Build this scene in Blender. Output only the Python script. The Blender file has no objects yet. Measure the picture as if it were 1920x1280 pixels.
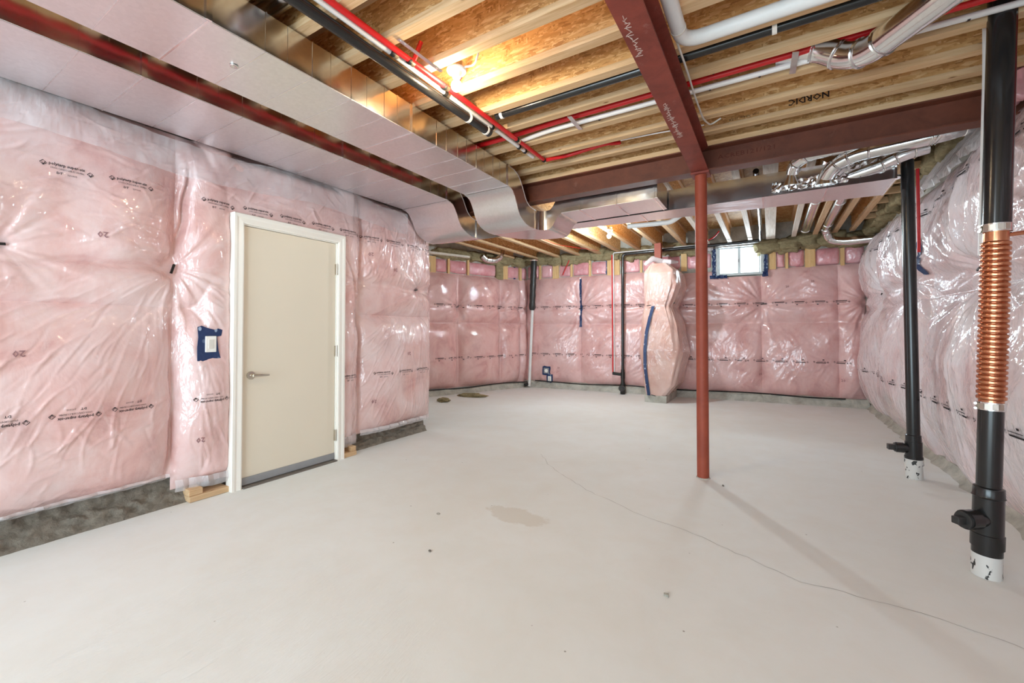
import bpy, bmesh, math, random
import numpy as np
from mathutils import Vector, Matrix

random.seed(7)
RNG = np.random.default_rng(11)
S = bpy.context.scene
COL = S.collection
PI = math.pi

# ------------------------------------------------------------------ camera
cam_d = bpy.data.cameras.new('camera')
cam = bpy.data.objects.new('camera', cam_d)
COL.objects.link(cam)
cam_d.sensor_width = 36.0
cam_d.lens = 794.0 / 1920.0 * 36.0
cam_d.shift_y = -34.0 / 1920.0
cam_d.clip_start = 0.05
cam.location = (0, 0, 1.22)
cam.rotation_euler = (math.radians(91.0), 0, math.atan2(485, 794.0))
S.camera = cam

# ------------------------------------------------------------------ view, sky, daylight
S.view_settings.view_transform = 'Standard'
S.view_settings.look = 'None'
S.view_settings.gamma = 1.0
S.view_settings.use_curve_mapping = False
S.view_settings.exposure = 0.36
S.cycles.use_denoising = True
S.cycles.max_bounces = 10
S.cycles.diffuse_bounces = 6
S.cycles.glossy_bounces = 5
S.cycles.transparent_max_bounces = 8
S.cycles.sample_clamp_indirect = 6.0
S.cycles.blur_glossy = 0.6

w = bpy.data.worlds.new('sky')
S.world = w
w.use_nodes = True
w.node_tree.nodes['Background'].inputs[0].default_value = (0.86, 0.93, 1.0, 1)
w.node_tree.nodes['Background'].inputs[1].default_value = 3.0


def lamp(name, kind, loc, energy, color, size=0.05, rot=(0, 0, 0), sy=None):
    d = bpy.data.lights.new(name, kind)
    d.energy = energy
    d.color = color
    if kind == 'AREA':
        d.shape = 'RECTANGLE'
        d.size = size
        d.size_y = sy
    else:
        d.shadow_soft_size = size
    o = bpy.data.objects.new(name, d)
    COL.objects.link(o)
    o.location = loc
    o.rotation_euler = rot
    return o


WARM = (1.0, 0.80, 0.52)
lamp('daylight_fill_behind', 'AREA', (-1.4, -3.15, 1.15), 122, (0.62, 0.87, 1.0), 4.0, (PI / 2, 0, 0), 2.1)  # area light added behind the camera as fill, standing in for daylight there
lamp('daylight_back_window', 'AREA', (-0.463, 8.648, 2.485), 34, (0.72, 0.90, 1.0), 0.64, (-PI / 2, 0, 0.0842), 0.44)
lamp('bulb_light_near', 'POINT', (-1.62, 1.99, 2.70), 54, WARM, 0.04)
lamp('bulb_light_far', 'POINT', (-2.1, 6.22, 2.62), 125, (0.78, 0.93, 1.0), 0.04)
lamp('fill_light_behind', 'POINT', (-1.5, -1.2, 2.62), 50, (0.80, 0.92, 1.0), 0.06)  # unseen point light added as fill, no bulb modelled here

# ------------------------------------------------------------------ helpers


def lin(r, g, b):
    f = lambda c: (c / 255 / 12.92) if c / 255 <= 0.04045 else ((c / 255 + 0.055) / 1.055) ** 2.4
    return (f(r), f(g), f(b), 1)


WL = {}


def tag(o, label=None, cat=None, group=None, kind=None):
    if label: o['label'] = label
    if cat: o['category'] = cat
    if group: o['group'] = group
    if kind: o['kind'] = kind
    return o


def link(o, parent=None):
    COL.objects.link(o)
    if parent is not None:
        o.parent = parent
        o.matrix_parent_inverse = Matrix.Translation(-WL.get(parent.name, Vector((0, 0, 0))))
    return o


def thing(name, label, cat, loc=(0, 0, 0), group=None):
    o = bpy.data.objects.new(name, None)
    o.empty_display_size = 0.1
    COL.objects.link(o)
    o.location = loc
    WL[o.name] = Vector(loc)
    return tag(o, label, cat, group)


class MB:
    def __init__(s):
        s.v, s.f = [], []

    def add(s, vs, fs):
        b = len(s.v)
        s.v += [tuple(p) for p in vs]
        s.f += [tuple(i + b for i in f) for f in fs]
        return s

    def box(s, x0, x1, y0, y1, z0, z1):
        return s.add([(x0, y0, z0), (x1, y0, z0), (x1, y1, z0), (x0, y1, z0), (x0, y0, z1), (x1, y0, z1), (x1, y1, z1), (x0, y1, z1)],
                     [(0, 3, 2, 1), (4, 5, 6, 7), (0, 1, 5, 4), (1, 2, 6, 5), (2, 3, 7, 6), (3, 0, 4, 7)])

    def obox(s, c, ax, ay, az):
        c, ax, ay, az = map(Vector, (c, ax, ay, az))
        vs = [c + ax * i + ay * j + az * k for k in (-1, 1) for (i, j) in ((-1, -1), (1, -1), (1, 1), (-1, 1))]
        return s.add(vs, [(0, 3, 2, 1), (4, 5, 6, 7), (0, 1, 5, 4), (1, 2, 6, 5), (2, 3, 7, 6), (3, 0, 4, 7)])

    def loft(s, rings, caps=True, closed=True):
        n = len(rings[0])
        vs = [p for r in rings for p in r]
        fs = []
        for i in range(len(rings) - 1):
            for j in range(n if closed else n - 1):
                a, b = i * n + j, i * n + (j + 1) % n
                fs.append((a, b, b + n, a + n))
        if caps:
            fs.append(tuple(reversed(range(n))))
            fs.append(tuple((len(rings) - 1) * n + j for j in range(n)))
        return s.add(vs, fs)

    def tube(s, pts, r, n=12, caps=True):
        pts = [Vector(p) for p in pts]
        rs = r if isinstance(r, (list, tuple)) else [r] * len(pts)
        tang = []
        for i in range(len(pts)):
            a, b = pts[max(i - 1, 0)], pts[min(i + 1, len(pts) - 1)]
            d1 = (pts[i] - a).normalized() if i else None
            d2 = (b - pts[i]).normalized() if i < len(pts) - 1 else None
            t = (d1 or d2) + (d2 or d1)
            tang.append(t.normalized() if t.length > 1e-6 else (d1 or d2))
        up = Vector((0, 0, 1)) if abs(tang[0].z) < 0.9 else Vector((1, 0, 0))
        nrm = tang[0].cross(up).normalized()
        rings = []
        for i, p in enumerate(pts):
            if i:
                nrm = (nrm - tang[i] * nrm.dot(tang[i])).normalized()
            bi = tang[i].cross(nrm)
            rings.append([p + (nrm * math.cos(2 * PI * k / n) + bi * math.sin(2 * PI * k / n)) * rs[i] for k in range(n)])
        return s.loft(rings, caps)

    def lathe(s, c, axis, prof, n=20):
        """prof: list of (distance along axis, radius)"""
        c, axis = Vector(c), Vector(axis).normalized()
        up = Vector((0, 0, 1)) if abs(axis.z) < 0.9 else Vector((1, 0, 0))
        a = axis.cross(up).normalized()
        b = axis.cross(a)
        rings = [[c + axis * h + (a * math.cos(2 * PI * k / n) + b * math.sin(2 * PI * k / n)) * max(r, 1e-4) for k in range(n)] for h, r in prof]
        return s.loft(rings)

    def poly(s, pts, thick):
        """flat outline extruded along thick (vector)"""
        t = Vector(thick)
        a = [Vector(p) for p in pts]
        return s.loft([a, [p + t for p in a]])

    def build(s, name, m, parent=None, smooth=False, bevel=0):
        me = bpy.data.meshes.new(name)
        me.from_pydata(s.v, [], s.f)
        bm = bmesh.new()
        bm.from_mesh(me)
        bmesh.ops.recalc_face_normals(bm, faces=bm.faces)
        if bevel:
            bmesh.ops.bevel(bm, geom=list(bm.edges), offset=bevel, segments=1, affect='EDGES', profile=0.5)
        bm.to_mesh(me)
        bm.free()
        me.materials.append(m)
        if smooth:
            me.shade_smooth()
            try:
                me.set_sharp_from_angle(angle=math.radians(40))
            except Exception:
                pass
        return link(bpy.data.objects.new(name, me), parent)


def arc(c, r, a0, a1, n, plane='xy'):
    out = []
    for i in range(n + 1):
        a = a0 + (a1 - a0) * i / n
        x, y = math.cos(a) * r, math.sin(a) * r
        out.append({'xy': (c[0] + x, c[1] + y, c[2]), 'xz': (c[0] + x, c[1], c[2] + y), 'yz': (c[0], c[1] + x, c[2] + y)}[plane])
    return out


def bend(pts, r, n=6):
    """round the corners of a polyline"""
    pts = [Vector(p) for p in pts]
    out = [pts[0]]
    for i in range(1, len(pts) - 1):
        a, b, c = pts[i - 1], pts[i], pts[i + 1]
        rr = min(r, (a - b).length * 0.49, (c - b).length * 0.49)
        p, q = b + (a - b).normalized() * rr, b + (c - b).normalized() * rr
        for k in range(n + 1):
            t = k / n
            out.append(p * (1 - t) ** 2 + b * 2 * t * (1 - t) + q * t * t)
    out.append(pts[-1])
    return out


# ------------------------------------------------------------------ materials
class NT:
    def __init__(s, name):
        s.m = bpy.data.materials.new(name)
        s.m.use_nodes = True
        s.t = s.m.node_tree
        s.b = s.t.nodes['Principled BSDF']

    def n(s, kind, **kw):
        nd = s.t.nodes.new(kind)
        for k, v in kw.items():
            if isinstance(k, str) and hasattr(nd, k) and k not in ('inputs',):
                setattr(nd, k, v)
        return nd

    def l(s, a, b):
        s.t.links.new(a, b)

    def coords(s, scale=(1, 1, 1), rot=(0, 0, 0), kind='Object'):
        tc = s.n('ShaderNodeTexCoord')
        mp = s.n('ShaderNodeMapping')
        mp.inputs['Scale'].default_value = scale
        mp.inputs['Rotation'].default_value = rot
        s.l(tc.outputs[kind], mp.inputs[0])
        return mp.outputs[0]

    def noise(s, co, scale, detail=4, rough=0.6, dist=0.0):
        nd = s.n('ShaderNodeTexNoise')
        nd.inputs['Scale'].default_value = scale
        nd.inputs['Detail'].default_value = detail
        nd.inputs['Roughness'].default_value = rough
        nd.inputs['Distortion'].default_value = dist
        s.l(co, nd.inputs['Vector'])
        return nd.outputs['Fac']

    def ramp(s, fac, stops):
        r = s.n('ShaderNodeValToRGB')
        e = r.color_ramp.elements
        while len(e) < len(stops):
            e.new(0.5)
        for i, (p, c) in enumerate(stops):
            e[i].position = p
            e[i].color = c if len(c) == 4 else (*c, 1)
        s.l(fac, r.inputs[0])
        return r.outputs[0]

    def mix(s, fac, a, b, mode='MIX'):
        m = s.n('ShaderNodeMix', data_type='RGBA', blend_type=mode)
        for i, v in ((0, fac), (6, a), (7, b)):
            if hasattr(v, 'links'):
                s.l(v, m.inputs[i])
            else:
                m.inputs[i].default_value = v
        return m.outputs[2]

    def bump(s, h, strength=0.3, dist=0.01, to=('Normal',), prev=None):
        b = s.n('ShaderNodeBump')
        b.inputs['Strength'].default_value = strength
        b.inputs['Distance'].default_value = dist
        s.l(h, b.inputs['Height'])
        if prev is not None:
            s.l(prev, b.inputs['Normal'])
        for t in to:
            s.l(b.outputs[0], s.b.inputs[t])
        return b.outputs[0]

    def set(s, **kw):
        for k, v in kw.items():
            i = s.b.inputs[k.replace('_', ' ')]
            if hasattr(v, 'links'):
                s.l(v, i)
            else:
                i.default_value = v
        return s


def plain(name, col, rough=0.5, metal=0.0, spec=0.5, vary=0.08, nscale=12, bump=0.0, coat=0.0):
    t = NT(name)
    co = t.coords()
    f = t.noise(co, nscale, 4)
    d = tuple(c * (1 - vary) for c in col[:3]) + (1,)
    u = tuple(min(1, c * (1 + vary)) for c in col[:3]) + (1,)
    t.set(Base_Color=t.ramp(f, [(0.3, d), (0.7, u)]), Roughness=rough, Metallic=metal, Specular_IOR_Level=spec)
    if coat:
        t.set(Coat_Weight=coat, Coat_Roughness=0.1)
    if bump:
        t.bump(f, bump, 0.01)
    return t.m


def wood(name, light, dark, axis=0, scale=1.0, knots=True):
    t = NT(name)
    tc = t.n('ShaderNodeTexCoord')
    oi = t.n('ShaderNodeObjectInfo')
    off = t.n('ShaderNodeVectorMath', operation='MULTIPLY')
    off.inputs[1].default_value = (37, 17, 23)
    cx = t.n('ShaderNodeCombineXYZ')
    for i in range(3):
        t.l(oi.outputs['Random'], cx.inputs[i])
    t.l(cx.outputs[0], off.inputs[0])
    ad = t.n('ShaderNodeVectorMath', operation='ADD')
    t.l(tc.outputs['Object'], ad.inputs[0])
    t.l(off.outputs[0], ad.inputs[1])
    mp = t.n('ShaderNodeMapping')
    sc = [26 * scale] * 3
    sc[axis] = 1.3 * scale
    mp.inputs['Scale'].default_value = sc
    t.l(ad.outputs[0], mp.inputs[0])
    g = t.noise(mp.outputs[0], 1.6, 6, 0.65, 1.2)
    g2 = t.noise(ad.outputs[0], 1.4, 2)
    c1 = t.ramp(g, [(0.3, dark), (0.62, light)])
    c2 = t.mix(t.ramp(g2, [(0.35, (0, 0, 0, 1)), (0.7, (0.5, 0.5, 0.5, 1))]), c1, tuple(c * 0.8 for c in light[:3]) + (1,))
    if knots:
        v = t.n('ShaderNodeTexVoronoi')
        m2 = t.n('ShaderNodeMapping')
        s2 = [9.0] * 3
        s2[axis] = 3.2
        m2.inputs['Scale'].default_value = s2
        t.l(ad.outputs[0], m2.inputs[0])
        t.l(m2.outputs[0], v.inputs['Vector'])
        v.inputs['Scale'].default_value = 1.0
        k = t.ramp(v.outputs['Distance'], [(0.03, (1, 1, 1, 1)), (0.085, (0, 0, 0, 1))])
        c2 = t.mix(k, c2, lin(118, 76, 40))
    t.set(Base_Color=c2, Roughness=0.7, Specular_IOR_Level=0.25)
    t.bump(g, 0.15, 0.004)
    return t.m


def osb(name, tint=1.0, flat=(1, 1, 1)):
    t = NT(name)
    layers = []
    base = None
    for i, (rot, sc) in enumerate(((0.5, (26, 26, 95)), (-0.7, (85, 85, 24)), (1.2, (30, 30, 110)), (-0.25, (20, 20, 80)))):
        co = t.coords(sc, (rot * 0.3, rot, rot * 0.3))
        v = t.n('ShaderNodeTexVoronoi')
        v.inputs['Scale'].default_value = 1.0
        t.l(co, v.inputs['Vector'])
        sep = t.n('ShaderNodeSeparateColor')
        t.l(v.outputs['Color'], sep.inputs[0])
        k = tint
        c = t.ramp(sep.outputs[0], [(0.0, lin(168 * k, 122 * k, 74 * k)), (0.25, lin(194 * k, 148 * k, 94 * k)), (0.75, lin(206 * k, 164 * k, 110 * k)), (1.0, lin(222 * k, 190 * k, 140 * k))])
        if base is None:
            base = c
            h = sep.outputs[1]
        else:
            msk = t.ramp(sep.outputs[2], [(0.5, (0, 0, 0, 1)), (0.54, (1, 1, 1, 1))])
            base = t.mix(msk, base, c)
    sp = t.noise(t.coords((60, 60, 160), (0.2, 0.5, 0)), 1.0, 2)
    base = t.mix(t.ramp(sp, [(0.68, (0, 0, 0, 1)), (0.74, (0.6, 0.6, 0.6, 1))]), base, lin(120, 76, 38))
    t.set(Base_Color=base, Roughness=0.65, Specular_IOR_Level=0.25)
    t.bump(h, 0.3, 0.004)
    return t.m


def film(name, pink, light, haze, haze_amt, crinkle=0.35, rough=0.1, dark=None):
    """pink glass wool seen through clear poly sheet"""
    t = NT(name)
    co = t.coords()
    n1 = t.noise(co, 3.0, 6, 0.62, 0.8)
    c = t.ramp(n1, [(0.28, dark or (pink[0] * 0.80, pink[1] * 0.70, pink[2] * 0.70, 1)), (0.46, pink), (0.68, light)])
    n2 = t.noise(t.coords((1, 1, 0.55), (0.4, 0.2, 0)), 2.1, 5, 0.6, 0.6)
    hz = t.ramp(n2, [(0.42, (0, 0, 0, 1)), (0.74, (haze_amt,) * 3 + (1,))])
    c = t.mix(hz, c, haze)
    n3 = t.noise(t.coords((9, 9, 3), (0.3, 0.5, 0.2)), 2.0, 3, 0.6, 1.5)
    c = t.mix(t.ramp(n3, [(0.6, (0, 0, 0, 1)), (0.8, (0.35, 0.35, 0.35, 1))]), c, haze)
    t.set(Base_Color=c, Roughness=0.55, Specular_IOR_Level=0.3, Coat_Weight=1.0, Coat_Roughness=rough, Coat_IOR=1.75)
    b1 = t.noise(t.coords((5, 5, 2.2), (0.5, 0.6, 0.3)), 2.2, 3, 0.55, 1.6)
    rg_ = t.n('ShaderNodeTexNoise')
    rg_.noise_type = 'RIDGED_MULTIFRACTAL'
    rg_.inputs['Scale'].default_value = 1.6
    rg_.inputs['Detail'].default_value = 2.0
    rg_.inputs['Distortion'].default_value = 0.7
    t.l(t.coords((9, 9, 3.2), (0.55, 0.35, 0.2)), rg_.inputs['Vector'])
    p = t.bump(b1, crinkle, 0.05, to=())
    t.bump(rg_.outputs['Fac'], crinkle * 0.8, 0.006, to=('Coat Normal',), prev=p)
    return t.m


def galv(name, v=0.72, rough=0.26, tint=(1, 1, 1)):
    t = NT(name)
    vo = t.n('ShaderNodeTexVoronoi')
    t.l(t.coords((60, 60, 60)), vo.inputs['Vector'])
    vo.inputs['Scale'].default_value = 1.0
    sep = t.n('ShaderNodeSeparateColor')
    t.l(vo.outputs['Color'], sep.inputs[0])
    a = tuple(v * 0.975 * x for x in tint) + (1,)
    b = tuple(v * 1.03 * x for x in tint) + (1,)
    c = t.ramp(sep.outputs[0], [(0.0, a), (1.0, b)])
    n = t.noise(t.coords((3, 3, 3)), 1.5, 4)
    r = t.n('ShaderNodeMapRange')
    r.inputs[3].default_value = rough - 0.05
    r.inputs[4].default_value = rough + 0.07
    t.l(n, r.inputs[0])
    t.set(Base_Color=c, Metallic=1.0, Roughness=r.outputs[0])
    n2 = t.noise(t.coords((2.2, 2.2, 2.2)), 1.6, 2)
    t.bump(n2, 0.12, 0.05)
    return t.m


def oxide(name, a, b, scuff):
    t = NT(name)
    n = t.noise(t.coords(), 5, 6, 0.7, 0.6)
    c = t.ramp(n, [(0.3, a), (0.65, b)])
    n2 = t.noise(t.coords((1, 1, 1), (0.5, 0.4, 0.1)), 11, 8, 0.75, 1.0)
    c = t.mix(t.ramp(n2, [(0.6, (0, 0, 0, 1)), (0.78, (0.55, 0.55, 0.55, 1))]), c, scuff)
    t.set(Base_Color=c, Roughness=0.55, Specular_IOR_Level=0.4)
    t.bump(n2, 0.1, 0.005)
    return t.m


def concrete(name, a, b, bump=0.5, s=6):
    t = NT(name)
    n = t.noise(t.coords(), s, 9, 0.7, 0.4)
    t.set(Base_Color=t.ramp(n, [(0.32, a), (0.66, b)]), Roughness=0.9, Specular_IOR_Level=0.15)
    t.bump(n, bump, 0.02)
    return t.m


def floor_mat():
    t = NT('smooth_concrete_floor')
    co = t.coords()
    n = t.noise(co, 0.55, 5, 0.55, 0.5)
    c = t.ramp(n, [(0.35, lin(224, 224, 219)), (0.65, lin(231, 233, 231))])
    n2 = t.noise(co, 3.5, 7, 0.7, 0.3)
    c = t.mix(t.ramp(n2, [(0.4, (0, 0, 0, 1)), (0.75, (0.30, 0.30, 0.30, 1))]), c, lin(216, 208, 196))
    # damp stain with its own outline
    geo = t.n('ShaderNodeNewGeometry')
    pos = geo.outputs['Position']

    def blob(cx, cy, rx, ry, wob, edge):
        su = t.n('ShaderNodeVectorMath', operation='SUBTRACT')
        t.l(pos, su.inputs[0])
        su.inputs[1].default_value = (cx, cy, 0)
        mu = t.n('ShaderNodeVectorMath', operation='MULTIPLY')
        mu.inputs[1].default_value = (1 / rx, 1 / ry, 0)
        t.l(su.outputs[0], mu.inputs[0])
        ln = t.n('ShaderNodeVectorMath', operation='LENGTH')
        t.l(mu.outputs[0], ln.inputs[0])
        ad = t.n('ShaderNodeMath', operation='MULTIPLY_ADD')
        t.l(t.noise(co, 5, 6, 0.7), ad.inputs[0])
        ad.inputs[1].default_value = wob
        t.l(ln.outputs['Value'], ad.inputs[2])
        return t.ramp(ad.outputs[0], [(0.9, (1, 1, 1, 1)), (0.9 + edge, (0, 0, 0, 1))])
    st = blob(-1.43, 2.42, 0.42, 0.22, 0.9, 0.08)
    fac = t.mix(1.0, st, (0.45, 0.45, 0.45, 1), 'MULTIPLY')
    c = t.mix(fac, c, lin(200, 190, 174))
    # tiny dark specks and grit
    vo = t.n('ShaderNodeTexVoronoi')
    vo.inputs['Scale'].default_value = 5.0
    t.l(co, vo.inputs['Vector'])
    c = t.mix(t.ramp(vo.outputs['Distance'], [(0.012, (0.8, 0.8, 0.8, 1)), (0.03, (0, 0, 0, 1))]), c, lin(110, 98, 84))
    t.set(Base_Color=c, Roughness=0.62, Specular_IOR_Level=0.3)
    wv = t.n('ShaderNodeTexWave')
    wv.inputs['Scale'].default_value = 7.0
    wv.inputs['Distortion'].default_value = 9.0
    wv.inputs['Detail'].default_value = 3.0
    wv.inputs['Detail Scale'].default_value = 0.8
    t.l(t.coords((1, 1, 1), (0, 0, 0.7)), wv.inputs['Vector'])
    st2 = blob(-1.7, 0.9, 1.5, 1.2, 0.9, 0.9)
    tw = t.noise(t.coords((20, 2.6, 1), (0, 0, 0.6)), 2.0, 4, 0.6, 2.2)
    hm = t.mix(st2, (0.5, 0.5, 0.5, 1), tw)
    p = t.bump(n2, 0.10, 0.01, to=())
    t.bump(hm, 0.6, 0.006, prev=p)
    return t.m


M = {}
M['floor'] = floor_mat()
M['concrete'] = concrete('rough_grey_concrete', lin(112, 104, 94), lin(150, 142, 130), 0.9, 22)
M['concrete_l'] = concrete('pale_concrete', lin(150, 146, 136), lin(194, 190, 180), 0.5)
M['film_left'] = film('pink_wool_under_film_left', lin(220, 176, 171), lin(230, 200, 197), lin(232, 216, 216), 0.65, 0.38, 0.055)
M['film_back'] = film('pink_wool_under_film_back', lin(218, 168, 164), lin(228, 186, 183), lin(230, 204, 202), 0.45, 0.3, 0.08)
M['film_right'] = film('pink_wool_under_film_right', lin(222, 198, 199), lin(230, 214, 216), lin(228, 224, 228), 0.95, 0.4, 0.06)
M['film_post'] = film('pale_wool_under_film', lin(206, 160, 146), lin(214, 176, 164), lin(222, 202, 198), 0.5, 0.4, 0.07)
M['film_small'] = film('pink_wool_pillow', lin(214, 140, 146), lin(230, 172, 176), lin(232, 196, 200), 0.4, 0.5, 0.1)
M['lumber'] = wood('spruce_lumber_along_x', lin(222, 190, 150), lin(196, 156, 110), 0)
M['lumber_y'] = wood('spruce_lumber_along_y', lin(216, 184, 146), lin(188, 148, 106), 1)
M['lumber_w'] = wood('whitened_lumber', lin(232, 224, 212), lin(196, 180, 160), 1)
M['lumber_z'] = wood('spruce_stud', lin(232, 196, 144), lin(206, 158, 100), 2)
M['osb'] = osb('oriented_strand_board', 0.9)
M['osb_web'] = osb('oriented_strand_web', 1.10)
M['galv'] = galv('galvanised_sheet', 0.76, 0.17)
M['galv_dull'] = galv('dull_galvanised_underside', 0.80, 0.33, (0.99, 0.985, 1.0))
M['galv_shiny'] = galv('bright_galvanised_pipe', 0.82, 0.16)
M['foil'] = galv('crumpled_foil_tape', 0.85, 0.14)
M['oxide'] = oxide('red_oxide_primer', lin(112, 46, 36), lin(142, 64, 50), lin(176, 140, 128))
M['oxide_d'] = oxide('dark_oxide_primer', lin(88, 47, 33), lin(110, 60, 42), lin(140, 104, 88))
M['oxide_col'] = oxide('orange_oxide_primer', lin(136, 60, 42), lin(154, 72, 50), lin(184, 128, 104))
M['abs'] = plain('black_drain_plastic', lin(30, 29, 29), 0.22, 0, 0.55, 0.15)
M['abs_worn'] = plain('dusty_black_plastic', lin(44, 43, 42), 0.4, 0, 0.5, 0.3, 30)
M['pex_red'] = plain('red_water_tube', lin(206, 28, 32), 0.3, 0, 0.5, 0.05)
M['pex_white'] = plain('white_water_tube', lin(226, 224, 222), 0.35, 0, 0.5, 0.03)
M['insul_white'] = plain('white_pipe_wrap', lin(228, 228, 226), 0.45, 0, 0.5, 0.03)
M['copper'] = NT('ribbed_copper').set(Base_Color=(0.56, 0.24, 0.13, 1), Metallic=1.0, Roughness=0.26).m
M['steel'] = NT('stainless_band').set(Base_Color=(0.72, 0.71, 0.69, 1), Metallic=1.0, Roughness=0.2).m
M['nickel'] = NT('satin_nickel').set(Base_Color=(0.62, 0.57, 0.50, 1), Metallic=1.0, Roughness=0.28).m
M['brass'] = NT('brass_ring').set(Base_Color=(0.75, 0.60, 0.38, 1), Metallic=1.0, Roughness=0.3).m
M['door'] = plain('cream_door_paint', lin(226, 216, 198), 0.45, 0, 0.4, 0.012, 2)
M['trim'] = plain('white_trim_paint', lin(242, 238, 230), 0.4, 0, 0.4, 0.01, 2)
M['white'] = plain('white_plastic', lin(240, 238, 232), 0.35, 0, 0.5, 0.02)
M['black'] = plain('black_rubber', lin(18, 17, 17), 0.5, 0, 0.4, 0.1)
M['ink'] = plain('black_print', lin(46, 40, 42), 0.8, 0, 0.2, 0.02)
M['ink_faint'] = plain('faded_print', lin(150, 112, 114), 0.8, 0, 0.2, 0.02)
M['chalk'] = plain('chalk_mark', lin(205, 186, 176), 0.9, 0, 0.1, 0.1)
M['grey'] = plain('grey_sill_gasket', lin(150, 150, 152), 0.6, 0, 0.3, 0.05)
M['gap'] = plain('dark_threshold', lin(112, 104, 96), 0.7, 0, 0.3, 0.1)
M['pvc'] = plain('white_window_vinyl', lin(196, 202, 202), 0.35, 0, 0.5, 0.01)
M['plug'] = plain('pale_fan_cover', lin(216, 212, 204), 0.5, 0, 0.4, 0.02)


def wool_mat():
    t = NT('mineral_wool')
    n = t.noise(t.coords((1, 1, 2)), 14, 9, 0.75, 0.8)
    t.set(Base_Color=t.ramp(n, [(0.3, lin(124, 110, 80)), (0.68, lin(184, 168, 132))]), Roughness=1.0, Specular_IOR_Level=0.05)
    t.bump(n, 0.9, 0.03)
    return t.m


def tape_mat():
    t = NT('blue_sheathing_tape')
    vo = t.n('ShaderNodeTexVoronoi')
    vo.inputs['Scale'].default_value = 22
    t.l(t.coords((1, 1, 0.7)), vo.inputs['Vector'])
    k = t.ramp(vo.outputs['Distance'], [(0.2, (1, 1, 1, 1)), (0.27, (0, 0, 0, 1))])
    sep = t.n('ShaderNodeSeparateColor')
    t.l(vo.outputs['Color'], sep.inputs[0])
    msk = t.mix(1.0, k, t.ramp(sep.outputs[0], [(0.45, (0, 0, 0, 1)), (0.5, (0.75, 0.75, 0.75, 1))]), 'MULTIPLY')
    t.set(Base_Color=t.mix(msk, lin(36, 56, 96), lin(170, 190, 214)), Roughness=0.3)
    t.bump(t.noise(t.coords(), 30, 3), 0.3, 0.01)
    return t.m


def peel_mat(z_top, base='peel'):
    """white paint flaking off black plastic"""
    t = NT('flaking_white_paint')
    n = t.noise(t.coords((1, 1, 0.8)), 22, 4, 0.55, 0.4)
    t.set(Base_Color=t.ramp(n, [(0.56, lin(206, 204, 200)), (0.575, lin(38, 37, 36))]), Roughness=0.5)
    return t.m


def pane_mat():
    t = NT('window_pane_glass')
    tr = t.n('ShaderNodeBsdfTransparent')
    gl = t.n('ShaderNodeBsdfGlossy')
    gl.inputs['Roughness'].default_value = 0.02
    fr = t.n('ShaderNodeFresnel')
    mx = t.n('ShaderNodeMixShader')
    t.l(fr.outputs[0], mx.inputs[0])
    t.l(tr.outputs[0], mx.inputs[1])
    t.l(gl.outputs[0], mx.inputs[2])
    t.l(mx.outputs[0], t.t.nodes['Material Output'].inputs[0])
    return t.m


def sheet_mat(name='clear_poly_sheet', a=0.45):
    t = NT(name)
    tr = t.n('ShaderNodeBsdfTransparent')
    mx = t.n('ShaderNodeMixShader')
    mx.inputs[0].default_value = a
    t.set(Base_Color=lin(236, 230, 232), Roughness=0.12, Specular_IOR_Level=0.8)
    t.l(tr.outputs[0], mx.inputs[1])
    t.l(t.b.outputs[0], mx.inputs[2])
    t.l(mx.outputs[0], t.t.nodes['Material Output'].inputs[0])
    t.bump(t.noise(t.coords((9, 9, 4), (0.4, 0.6, 0)), 3, 3), 0.5, 0.03)
    return t.m


def bulb_mat():
    t = NT('lit_bulb_glass')
    t.set(Base_Color=(1, 0.95, 0.85, 1), Emission_Color=(1.0, 0.86, 0.62, 1), Emission_Strength=22.0)
    return t.m


M['wool'] = wool_mat()
M['tape'] = tape_mat()
M['peel'] = peel_mat(0.2)
M['pane'] = pane_mat()
M['sheet'] = sheet_mat()
M['sheet_w'] = sheet_mat('hazy_poly_sheet', 0.6)
M['bulb'] = bulb_mat()

# ------------------------------------------------------------------ room shell
fl = MB().box(-6.4, 1.9, -3.4, 9.2, -0.15, 0.0).build('floor', M['floor'])
tag(fl, kind='structure')


def crack(pts, wdt, seed):
    rng = random.Random(seed)
    p = []
    for a, b in zip(pts[:-1], pts[1:]):
        n = max(2, int(math.dist(a, b) / 0.05))
        for i in range(n):
            t = i / n
            p.append((a[0] + (b[0] - a[0]) * t + rng.uniform(-.008, .008), a[1] + (b[1] - a[1]) * t + rng.uniform(-.008, .008)))
    p.append(pts[-1])
    m = MB()
    L, R = [], []
    for i, q in enumerate(p):
        a, b = p[max(0, i - 1)], p[min(len(p) - 1, i + 1)]
        d = Vector((b[0] - a[0], b[1] - a[1], 0)).normalized()
        k = wdt * rng.uniform(0.5, 1.2)
        L.append((q[0] - d.y * k, q[1] + d.x * k, 0.0008))
        R.append((q[0] + d.y * k, q[1] - d.x * k, 0.0008))
    n = len(p)
    m.add(L + R, [(i, i + 1, n + i + 1, n + i) for i in range(n - 1)])
    return m


crack([(-1.63, 3.39), (-1.22, 3.09), (-0.75, 2.86), (-0.41, 2.76), (0.11, 2.51), (0.5, 2.51), (0.77, 2.45), (1.1, 2.3)], 0.0011, 3).build('hairline_crack', M['gap'], fl)
crack([(-1.95, 3.75), (-1.75, 3.5), (-1.63, 3.39)], 0.0009, 4).build('hairline_crack', M['gap'], fl)

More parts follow.
